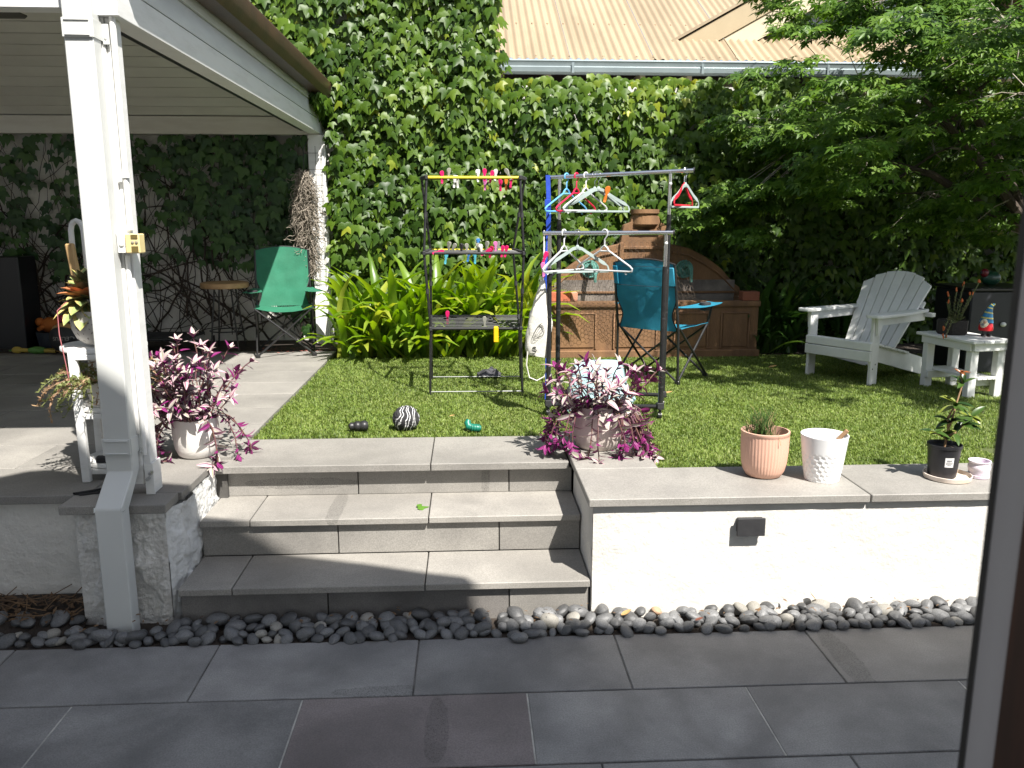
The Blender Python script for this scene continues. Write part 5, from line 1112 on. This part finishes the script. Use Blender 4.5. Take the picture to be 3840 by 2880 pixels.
for z, a, c in ((.074, -.021, .006), (.069, -.021, .003), (.064, -.016, .001)):
    x = a
    while x < c: w_ = U(.001, .003); b.grid(curved(x, x + w_, z, z + .0022, .0012)); x += w_ + .0007
b.build('sticker_print', PRN, stick_, flat=True)['kind'] = 'stuff'
CIT = M('citrus_leaf', (1, 1, 1), .35, (.85, .85, .8), 15, attr=[(.02, .055, .015), (.06, .12, .02), (.22, .26, .04), (.30, .10, .03)], transl=.25); CTm = [tmesh('citrus_leaf', *[(V, F) for V, F, _ in [trad_leaf([0, 0, 0, 0], .36, .3)]][0], CIT, var=v) for v in (.05, .33, .62, 1.)]
b = MB(); base_ = Vector((NX, NY, zc + .128)); br_ = [[(0, 0, 0), (.004, 0, .035), (.0, 0, .06), (.02, .0, .12), (.04, .01, .20), (.065, .02, .285), (.048, .02, .335)], [(0, 0, .045), (-.03, -.01, .06), (-.06, -.01, .075)], [(.0, 0, .05), (.04, .0, .065), (.08, .01, .10), (.115, .01, .14)], [(.01, 0, .08), (.0, 0, .13), (.02, -.01, .19)]]
for pth in br_:
    P_ = [base_ + Vector(q) for q in pth]; b.tube(P_, [.0045 * (1 - .7 * i / len(P_)) + .001 for i in range(len(P_))], 6)
    for i in range(1, len(P_)):
        for s in range(6 if i > 1 else 2):
            d = Vector((U(-1, 1), U(-1, .6), U(-.3, .8))); tip = i == len(P_) - 1 and pth is br_[0]
            piece('leaf', CTm[3 if tip else random.choice((0, 0, 1, 1, 2))], npot, frame(P_[i], d, Vector((U(-.3, .3), -.4, 1)), U(.045, .08) * (.6 if tip else 1)))
b.build('stem', M('tan_stem', (.36, .22, .12), .8), npot)
lp = empty('lilac_pot', (2.262, 3.452, ZC), 'tiny lilac and white patterned ceramic pot at the right end of the coping', 'pot'); LIL = M('lilac_glaze', (.60, .50, .60), .5, (.72, .68, .72), 16, 3, bump=.3, bscale=80)
MB().lathe([(.040, 0), (.0445, .003), (.0445, .014), (.0425, .016), (.0435, .035), (.046, .042), (.0465, .052), (.0445, .056), (.042, .068), (.047, .074), (.046, .078), (.040, .077), (.038, .05), (0, .048)], (2.262, 3.452, ZC), 48, mod=lambda a, i, z: 1 + (.02 * math.cos(30 * a) if z < .015 else 0)).build('pot', LIL, lp, sharp=40)
for x in (1.0,):
    wl = empty('wall_light', (1.157, 3.2, .42), 'black rectangular outdoor wall light on the white wall', 'wall light')
    MB().box(1.112, 1.222, 3.236, 3.262, .376, .438).build('housing', BLACK, wl, bevel=.003); MB().box(1.106, 1.224, 3.224, 3.2355, .366, .444).build('cover', BLACKM, wl, bevel=.002)
# ---------------------------------------------------------------- white corner plant stand
ps = empty('plant_stand', (-1.62, 3.74, ZD), 'white three-tier timber plant stand half hidden behind the downpipe', 'plant stand')
for p0, p1 in (((-1.685, 3.615, ZD), (-1.712, 3.655, 1.112)), ((-1.735, 3.88, ZD), (-1.72, 3.86, 1.10)), ((-1.46, 3.78, ZD), (-1.47, 3.77, 1.10)), ((-1.47, 3.62, ZD), (-1.48, 3.66, 1.10))): MB().beam(p0, p1, .036, .03, up=(0, 1, 0)).build('leg', PAINT, ps, bevel=.006, seg=2)
for z, r_, cx_, cy_ in ((1.097, .18, -1.645, 3.82), (.835, .15, -1.61, 3.79), (.585, .15, -1.60, 3.78)): MB().lathe([(r_ - .006, 0), (r_, .005), (r_, .019), (r_ - .004, .023), (0, .023)], (cx_, cy_, z - .008), 36).build('shelf', PAINT, ps, sharp=50); MB().box(-1.70, -1.50, 3.635, 3.652, z - .032, z - .0085).build('shelf_rail', PAINT, ps, bevel=.002)
TZ = M('terrazzo', (.56, .53, .49), .6, (.20, .175, .16), 55, 1, lo=.60, hi=.625, bump=.1)
sc2 = empty('rosette_succulent', (-1.62, 3.77, 1.114), 'speckled terrazzo pot holding a red-edged yellow-green rosette succulent on the plant stand', 'potted plant')
MB().lathe([(.04, 0), (.075, .010), (.105, .035), (.122, .075), (.125, .11), (.121, .158), (.114, .158), (.11, .13), (0, .128)], (-1.625, 3.77, 1.114), 40).build('pot', TZ, sc2, sharp=60)
SG = M('succulent_leaf', (.24, .33, .11), .5, (.32, .36, .14), 12, transl=.1); SY = M('succulent_edge', (.62, .56, .20), .5, (.55, .40, .13), 12, transl=.1); SR = M('succulent_red', (.50, .14, .07), .5, (.5, .26, .1), 14, transl=.1); SD = M('succulent_dark', (.05, .045, .02), .6)
def rl(st, mats):
    V, F, mi = trad_leaf(st, .58, .12, .5); return tmesh('rosette_leaf', V, F, mats, [m if m < len(mats) else 0 for m in mi])
RLs = [rl([1, 0, 0, 0, 1], [SG, SY, SD, SD]), rl([2, 2, 1, 2, 2], [SG, SY, SR, SR])]
for k in range(64):
    a = k * 2.39996; t = k / 63; el = -.75 + 2.1 * t; d = Vector((math.cos(a) * math.cos(el), math.sin(a) * math.cos(el), math.sin(el)))
    p = Vector((-1.665, 3.735, 1.285 + .075 * t)) + Vector((math.cos(a), math.sin(a), 0)) * .022 * (1 - t)
    piece('leaf', RLs[1 if .50 < t < .66 else 0], sc2, frame(p, d, Vector((0, 0, 1)) if abs(el) < 1.1 else Vector((math.cos(a), math.sin(a), .2)) * (-1 if el > 0 else 1), U(.105, .14) * (1 - .2 * t)))
MB().tube([(-1.70, 3.66, 1.33), (-1.745, 3.63, 1.28), (-1.742, 3.62, 1.18), (-1.725, 3.615, 1.05), (-1.715, 3.61, .96)], .0022, 5).build('trailing_stem', M('pink_stem', (.42, .13, .14), .6), sc2)
wp = empty('trailing_succulent', (-1.60, 3.75, .85), 'white faceted pot with yellow-green trailing succulent on the middle shelf of the stand', 'potted plant')
MB().lathe([(.074, 0), (.088, .003), (.09, .018), (.075, .019), (.07, .022), (.088, .108), (.082, .11), (.078, .09), (0, .088)], (-1.62, 3.74, .851), 12).build('pot', POTW, wp, flat=True)
PO = [M('portulaca_green', (.23, .25, .08), .55, (.15, .18, .06), 15, transl=.15), M('portulaca_pink', (.36, .25, .13), .55, (.32, .19, .12), 15, transl=.15)]
for mi_, cnt in ((0, 46), (1, 22)):
    b = MB()
    for k in range(cnt):
        a = U(0, 6.28) if k % 2 else U(2.2, 4.6); p = Vector((-1.62 + .06 * math.cos(a), 3.74 + .06 * math.sin(a), .955)); d = Vector((math.cos(a), math.sin(a), U(.3, 1.2))); pts = [p.copy()]
        for i in range(random.randrange(5, 13)):
            d = (d + Vector((U(-.3, .3), U(-.3, .3), -.20))).normalized(); p = p + d * .024
            pts.append(p.copy())
            for s in range(3):
                q = Vector((U(-1, 1), U(-1, 1), U(-.3, 1))); m4 = frame(p, q, d, U(.016, .026)); b.add([m4 @ Vector(v) for v in [(-.16, 0, 0), (.16, 0, 0), (.2, .55, .04), (0, 1, 0), (-.2, .55, .04)]], [(0, 1, 2, 3, 4)])
        b.tube(pts, .0017, 4, caps=False)
    b.build('foliage', PO[mi_], wp, flat=True, weld=False)['kind'] = 'stuff'
rm = MB().box(-1.655, -1.53, 3.64, 3.67, .602, .632).build('black_bar', BLACKM, None, bevel=.006); tag(rm, 'short black bar lying on the bottom shelf of the plant stand', 'bar')
lf = empty('handled_frame', (-1.62, 3.86, 1.114), 'white tubular frame with a tan wooden grip behind the downpipe', 'frame')
MB().tube([(-1.785, 3.915, 1.116), (-1.785, 3.915, 1.61), (-1.78, 3.915, 1.635), (-1.77, 3.915, 1.65), (-1.758, 3.915, 1.655), (-1.745, 3.915, 1.65), (-1.735, 3.915, 1.635), (-1.73, 3.915, 1.61), (-1.73, 3.915, 1.116)], .012, 10).build('tube', PAINT, lf); MB().beam((-1.772, 3.895, 1.40), (-1.788, 3.895, 1.555), .036, .03, up=(0, 1, 0)).build('grip', M('tan_wood', (.50, .33, .15), .6, (.42, .27, .12), 10), lf, bevel=.006)
cb = MB().tube([(-1.49, 3.72, ZD + .01), (-1.53, 3.60, ZD + .005), (-1.57, 3.50, ZD + .005), (-1.62, 3.46, ZD + .006), (-1.66, 3.43, ZD + .008), (-1.63, 3.42, ZD + .006), (-1.57, 3.45, ZD + .005), (-1.5, 3.52, ZD + .005)], .0055, 7).build('cable', BLACKM, None); tag(cb, 'loose black cable on the coping at the foot of the plant stand', 'cable')
# ================================================================ UNDER THE VERANDAH
pt = empty('bar_table', (-2.13, 7.45, ZD), 'small round wooden topped table on thin black metal legs', 'table')
MB().lathe([(.195, 0), (.205, .005), (.205, .042), (.198, .048), (0, .048)], (-2.13, 7.45, 1.075), 40).build('table_top', M('oak_top', (.42, .27, .13), .55, (.32, .19, .085), 5, 6, stretch=(1, 8, 8)), pt, sharp=40)
for a in range(4):
    q = R(45 + 90 * a); x, y = math.cos(q), math.sin(q); MB().tube([(-2.13 + .10 * x, 7.45 + .10 * y, 1.075), (-2.13 + .17 * x, 7.45 + .17 * y, ZD)], .008, 8).build('leg', BLACK, pt)
MB().tube([(-2.13 + .15 * math.cos(t), 7.45 + .15 * math.sin(t), .70) for t in np.linspace(0, 6.28, 20)[:-1]], .006, 6, closed=True).build('ring', BLACK, pt)
db = empty('dog_bed', (-2.75, 7.35, ZD), 'low black raised mesh dog bed on bent tube legs', 'dog bed')
G = [[(-3.35 + .98 * i / 10, 7.13 + .42 * j / 6, .665 - .025 * math.sin(math.pi * i / 10) * math.sin(math.pi * j / 6)) for i in range(11)] for j in range(7)]; MB().grid(G).build('mesh_sheet', BLACKM, db, solid=.004)
MB().tube([(-3.35, 7.13, .665), (-2.37, 7.13, .665), (-2.37, 7.55, .665), (-3.35, 7.55, .665)], .012, 8, closed=True).build('frame', BLACK, db)
for x in (-3.3, -2.34): MB().tube([(x, 7.13, .66), (x + .05, 7.13, .65), (x + .07, 7.13, .6), (x + .07, 7.13, ZD + .02), (x + .07, 7.5, ZD + .02), (x + .07, 7.5, .65)], .011, 8).build('leg', BLACK, db)
bx = empty('black_cabinet', (-4.3, 7.7, ZD), 'tall plain black cabinet in the dark left corner under the verandah', 'cabinet'); MB().box(-4.9, -3.92, 7.55, 7.85, ZD, 1.34).build('body', M('cabinet_black', (.008, .008, .012), .4), bx, bevel=.006); MB().box(-4.4, -4.397, 7.546, 7.5495, ZD + .02, 1.33).build('door_gap', BLACKM, bx)
bl = empty('basketball', (-3.43, 7.27, ZD + .142), 'black and tan panelled ball with pale lettering on the paving', 'ball'); BC = Vector((-3.43, 7.27, ZD + .142)); br0 = .142
BB = M('ball_black', (.02, .02, .022), .6, (.026, .026, .028), 40, bump=.2, bscale=200); BT_ = M('ball_tan', (.50, .30, .12), .6, (.44, .26, .10), 40, bump=.2, bscale=200)
MB().ball(BC, br0, 32, 20).build('skin', BB, bl)
for ph in (-58, 58, 122, -122):
    G = []
    for i in range(25):
        t = math.pi * i / 24; G.append([BC + Vector((math.cos(t), -math.sin(t) * math.cos(R(ph + w_)), math.sin(t) * math.sin(R(ph + w_)))) * (br0 + .0014) for w_ in (-11, -5, 0, 5, 11)])
    MB().grid(G).build('panel', BT_, bl)
tx = bpy.data.curves.new('lettering', 'FONT'); tx.body = 'CELSIUS'; tx.size = .044; tx.align_x = 'CENTER'; tx.align_y = 'CENTER'; tx.resolution_u = 3
to = bpy.data.objects.new('lettering', tx); COL.objects.link(to); dg = bpy.context.evaluated_depsgraph_get(); me = bpy.data.meshes.new_from_object(to.evaluated_get(dg)); COL.objects.unlink(to); bpy.data.objects.remove(to)
bm = bmesh.new(); bm.from_mesh(me); bmesh.ops.triangulate(bm, faces=bm.faces); bmesh.ops.subdivide_edges(bm, edges=bm.edges, cuts=1)
for v in bm.verts:
    q = Vector((-v.co.x * 1.05 + .02, 0, -v.co.y + .012)); q.y = -math.sqrt(max(1e-5, 1 - (q.x / br0) ** 2 - (q.z / br0) ** 2)) * br0; v.co = q.normalized() * (br0 + .0022)
bm.to_mesh(me); bm.free(); me.materials.append(M('ball_lettering', (.40, .38, .34), .6)); lo_ = link(bpy.data.objects.new('lettering', me), bl)
ck = empty('squeaky_toy', (-3.75, 7.3, ZD), 'yellow and green rubber chicken toy lying on the dark paving', 'dog toy'); YT = M('toy_yellow', (.50, .36, .06), .5); GT = M('toy_green', (.10, .26, .05), .5)
MB().ball((-3.88, 7.3, ZD + .035), (.045, .03, .03), 12, 8).tube([(-3.85, 7.3, ZD + .035), (-3.78, 7.3, ZD + .03)], .018, 8).build('head', YT, ck); MB().ball((-3.71, 7.3, ZD + .032), (.085, .036, .032), 14, 8).build('body', GT, ck)
for dy in (-.018, .018): MB().tube([(-3.64, 7.3 + dy, ZD + .03), (-3.545, 7.3 + dy * 1.4, ZD + .025)], .015, 8).build('leg', YT, ck)
MB().prism([(-3.925, 7.3, ZD + .04), (-3.955, 7.3, ZD + .03), (-3.925, 7.3, ZD + .025)], (0, .01, 0)).build('beak', GT, ck)
for nm, c, r_, m_, lb in (('soft_toy', (-3.77, 7.72, ZD + .20), (.11, .08, .07), M('toy_orange', (.50, .14, .02), .8), 'orange soft toy heaped behind the ball'), ('soft_toy', (-3.58, 7.74, ZD + .22), (.10, .07, .06), M('toy_pink', (.45, .03, .09), .8), 'crimson pink soft toy beside the orange one'), ('toy_bin', (-3.68, 7.72, ZD + .075), (.2, .13, .075), M('bin_grey_blue', (.03, .04, .055), .6), 'dark toy basket holding the soft toys')):
    r0 = empty(nm, (c[0], c[1], c[2] - r_[2]), lb, 'toy' if nm == 'soft_toy' else 'basket')
    if nm == 'soft_toy':
        MB().ball(c, r_, 16, 10, f=lambda q: 1 + .12 * noise.noise(q * 2.2)).build('body', m_, r0); MB().ball((c[0] - .09, c[1] - .03, c[2] + .03), (.04, .04, .04), 12, 8).build('head', m_, r0); 
        for s in (-1, 1): MB().tube([(c[0] + .04 * s, c[1] - .05, c[2]), (c[0] + .07 * s, c[1] - .11, c[2] - .03)], .018, 8).build('arm', m_, r0)
    else: MB().lathe([(.16, 0), (.2, .02), (.22, .15), (.21, .15), (.19, .03), (0, .03)], (c[0], c[1], ZD), 24).build('body', m_, r0)
# ---------------------------------------------------------------- hanging moss and wire mesh on the far post
ms = empty('hanging_moss', (-1.44, 7.62, 2.35), 'grey tangled air-plant moss hanging from the far verandah post', 'plant')
MOS = M('grey_moss', (.30, .26, .21), .95, (.16, .135, .105), 40)
def strands(n, z0, z1):
    b = MB()
    for k in range(n):
        z = U(z0, z1); w_ = .012 + .085 * math.sin(math.pi * min(.97, max(.03, ((2.16 - z) / 1.05) ** .8))) ** .9; p = Vector((-1.43 + U(-1, 1) * w_ + .03 * (1.9 - z) * .0, 7.62 + U(-1, 1) * w_ * .6, z)); d = Vector((U(-.6, .6), U(-.6, .6), -1)); pts = [p.copy()]
        for i in range(9): d = (d + Vector((U(-.9, .9), U(-.9, .9), U(-.8, .45)))).normalized(); p = p + d * .018; pts.append(p.copy())
        b.tube(pts, .0026, 3, caps=False)
    return b
strands(950, 1.22, 2.10).build('strands', MOS, ms, weld=False)['kind'] = 'stuff'
MB().tube([(-1.395, 7.70, 2.36), (-1.40, 7.66, 2.32), (-1.425, 7.62, 2.28), (-1.43, 7.62, 2.05)], .004, 5).build('hanger_wire', BLACKM, ms)
tw_ = MB()
for i in range(9): tw_.tube([(-1.42, 7.735, 1.12 + i * .14), (-1.28, 7.735, 1.12 + i * .14), (-1.275, 7.72, 1.13 + i * .14)], .002, 4)
for x in (-1.41, -1.345, -1.29): tw_.tube([(x, 7.737, 1.06), (x, 7.737, 2.3)], .002, 4)
tag(tw_.build('wire_trellis', BLACKM, None, weld=False), 'thin black wire mesh fixed up the far white verandah post', 'trellis')
# ================================================================ PEBBLES, LITTER, LEAVES
PEB = M('river_pebble', (.145, .146, .147), .46, (.08, .081, .082), 9, 7, bump=.15, bscale=90, ov=.45); PEL = M('pale_pebble', (.30, .285, .25), .65, (.20, .19, .17), 12, 6, bump=.2, bscale=90, ov=.2); PET = M('tan_pebble', (.42, .27, .17), .7, (.30, .19, .12), 12)
def pmesh(i, m):
    sd = Vector((i * 3.1, i * 1.7, 0)); me = MB().ball((0, 0, 0), (1, .74 + .05 * (i % 3), .50 + .06 * (i % 2)), 14, 9, f=lambda q: 1 + .16 * noise.noise(q * 1.1 + sd)).build('pebble', m, None); d = me.data; COL.objects.unlink(me); bpy.data.objects.remove(me); return d
PM = [pmesh(i, PEB) for i in range(6)]; PL = [pmesh(i + 6, PEL) for i in range(3)]; PT = pmesh(11, PET)
cnt = 0
rowsP = [(3.128, -.004, 80, .80), (3.160, .004, 78, .92), (3.198, .012, 74, .98), (3.236, .022, 66, .96)]
for ri, (y, z, n, sc) in enumerate(rowsP):
    for k in range(n):
        x = -2.16 + 4.5 * (k + .5 + U(-.35, .35)) / n
        yy = y + U(-.014, .014)
        if x < -1.60: yy += (.10 if ri > 1 else .03); 
        if -1.63 < x < -1.23 and ri == 3: continue
        if -1.50 < x < -1.34 and ri in (1, 2): yy = 3.135 + U(0, .02)
        if x < -1.62 and ri == 3 and k % 2: continue
        s = U(.028, .046) * sc; tan = (abs(x - .80) < .03 and ri == 3)
        me = PT if tan else (random.choice(PL) if random.random() < .10 else random.choice(PM)); cnt += 1
        o = bpy.data.objects.new('pebble', me); COL.objects.link(o); o.location = (x, yy, z + s * .42); o.scale = (s * U(.85, 1.2), s * U(.85, 1.15), s * U(.9, 1.25)); o.rotation_euler = (U(-.55, .55) - .25 * (ri > 1), U(-.5, .5), U(0, 3.14))
        if tan: tag(o, 'tan pink pebble among the grey ones at the foot of the white wall', 'pebble', 'river pebbles along the wall')
        else:
            zone = ('left of the drainpipe', 'between drainpipe and lowest step', 'below the shaded left half of the steps', 'below the sunlit right end of the steps', 'below the white wall near the steps', 'below the white wall under the wall light', 'below the white wall at the far right')[sum(x > q for q in (-1.42, -1.22, -.05, .51, .95, 1.45))]
            tag(o, ('pale sandy' if me in PL else 'dark grey') + ' pebble in the ' + ('front row' if ri < 2 else 'back row') + ' ' + zone, 'pebble', 'river pebbles along the wall')
o = bpy.data.objects.new('pebble', PM[1]); COL.objects.link(o); o.location = (.19, 3.075, .017); o.scale = (.036, .034, .034); tag(o, 'dark pebble rolled out of the strip onto the paving edge', 'pebble', 'river pebbles along the wall')
LIT = M('leaf_litter', (.20, .12, .06), .9, (.08, .05, .03), 14); b = MB()
for k in range(420):
    x = U(-2.6, -1.62) if k < 330 else U(-1.6, 2.1); y = U(3.28, 3.45) if k < 330 else U(3.13, 3.24); z = .03 + (.10 * (y - 3.25) if k < 330 else .02) + U(0, .03); m4 = frame((x, y, z), Vector((U(-1, 1), U(-1, 1), U(-.3, .4))), Vector((U(-.5, .5), U(-.5, .5), 1)), U(.02, .045) * (1 if k < 330 else .6))
    b.add([m4 @ Vector(v) for v in [(-.1, 0, 0), (.1, 0, 0), (.2, .5, .08), (0, 1, 0), (-.2, .5, .08)]], [(0, 1, 2, 3, 4)])
for k in range(90):
    x = U(-2.5, -1.63); p = Vector((x, U(3.25, 3.44), .06 + U(0, .03))); b.tube([p, p + Vector((U(-.12, .12), U(-.06, .06), U(-.01, .05)))], .0022, 4)
tag(b.build('leaf_litter', LIT, None, flat=True, weld=False), 'dry brown leaf litter and twigs at the foot of the left wall', 'leaf litter', kind='stuff')
mb_ = MB(); mb_.grid([[(-2.9 + 1.3 * i / 10, 3.24 + .22 * j / 5, -.003 + .075 * (j / 5) + .01 * noise.noise(Vector((i, j, 0)))) for i in range(11)] for j in range(6)]).build('soil_mound', DIRT, None)['kind'] = 'structure'
LFV = M('fresh_leaf', (.12, .26, .03), .45, (.08, .19, .02), 12, transl=.2); DLF = M('fallen_leaf_tan', (.48, .32, .12), .7, (.36, .2, .08), 14, transl=.15); DLR = M('fallen_leaf_brown', (.22, .07, .04), .7, (.14, .05, .03), 14)
def leaf1(p, d, s, m, lb, cat='leaf', lob=False):
    V, F = (ivy_leaf(.15, .12) if lob else (lambda q: (q[0], q[1]))(trad_leaf([0, 0, 0, 0], .42, -.2))); me = tmesh('fallen_leaf', V, F, m); o = bpy.data.objects.new('fallen_leaf', me); COL.objects.link(o); o.matrix_basis = frame(p, d, (U(-.15, .15), -.2, 1), s); tag(o, lb, cat)
leaf1((-.245, 3.70, .352), (1, .25, .05), .055, LFV, 'bright green leaf lying on the upper step', lob=True)
leaf1((.62, 3.17, .055), (.8, .4, .1), .05, DLF, 'yellow dry leaf on pebbles at the corner of the white wall'); leaf1((1.47, 3.24, .068), (-.6, -.1, .5), .05, DLF, 'curled tan leaf standing on pebbles against the white wall')
leaf1((.92, 3.135, .042), (.9, .1, .1), .035, DLR, 'dark red-brown dry leaf on pebbles by the paving edge'); leaf1((1.28, 5.30, ZG + .035), (1, .1, 0), .055, DLF, 'tan dry leaf on the lawn beside the clothes rail'); leaf1((-.115, 4.72, ZG + .035), (1, .2, 0), .03, DLF, 'small tan leaf on the lawn between ball and green toy')
leaf1((2.32, 6.25, ZG + .03), (1, .2, 0), .07, DLF, 'long tan leaf on the lawn in front of the fountain corner')
RDL = M('red_petals', (.42, .12, .09), .8); b = MB()
for k in range(120):
    m4 = frame((U(-1.85, -1.2), U(7.2, 7.5), ZD + .006 + U(0, .012)), Vector((U(-1, 1), U(-1, 1), 0)), Vector((U(-.4, .4), U(-.4, .4), 1)), U(.015, .03)); b.add([m4 @ Vector(v) for v in [(-.15, 0, 0), (.15, 0, 0), (.2, .6, .05), (0, 1, 0)]], [(0, 1, 2, 3)])
tag(b.build('fallen_petals', RDL, None, flat=True, weld=False), 'faded red fallen petals behind the green folding chair', 'petals', kind='stuff')
bpy.context.view_layer.update()
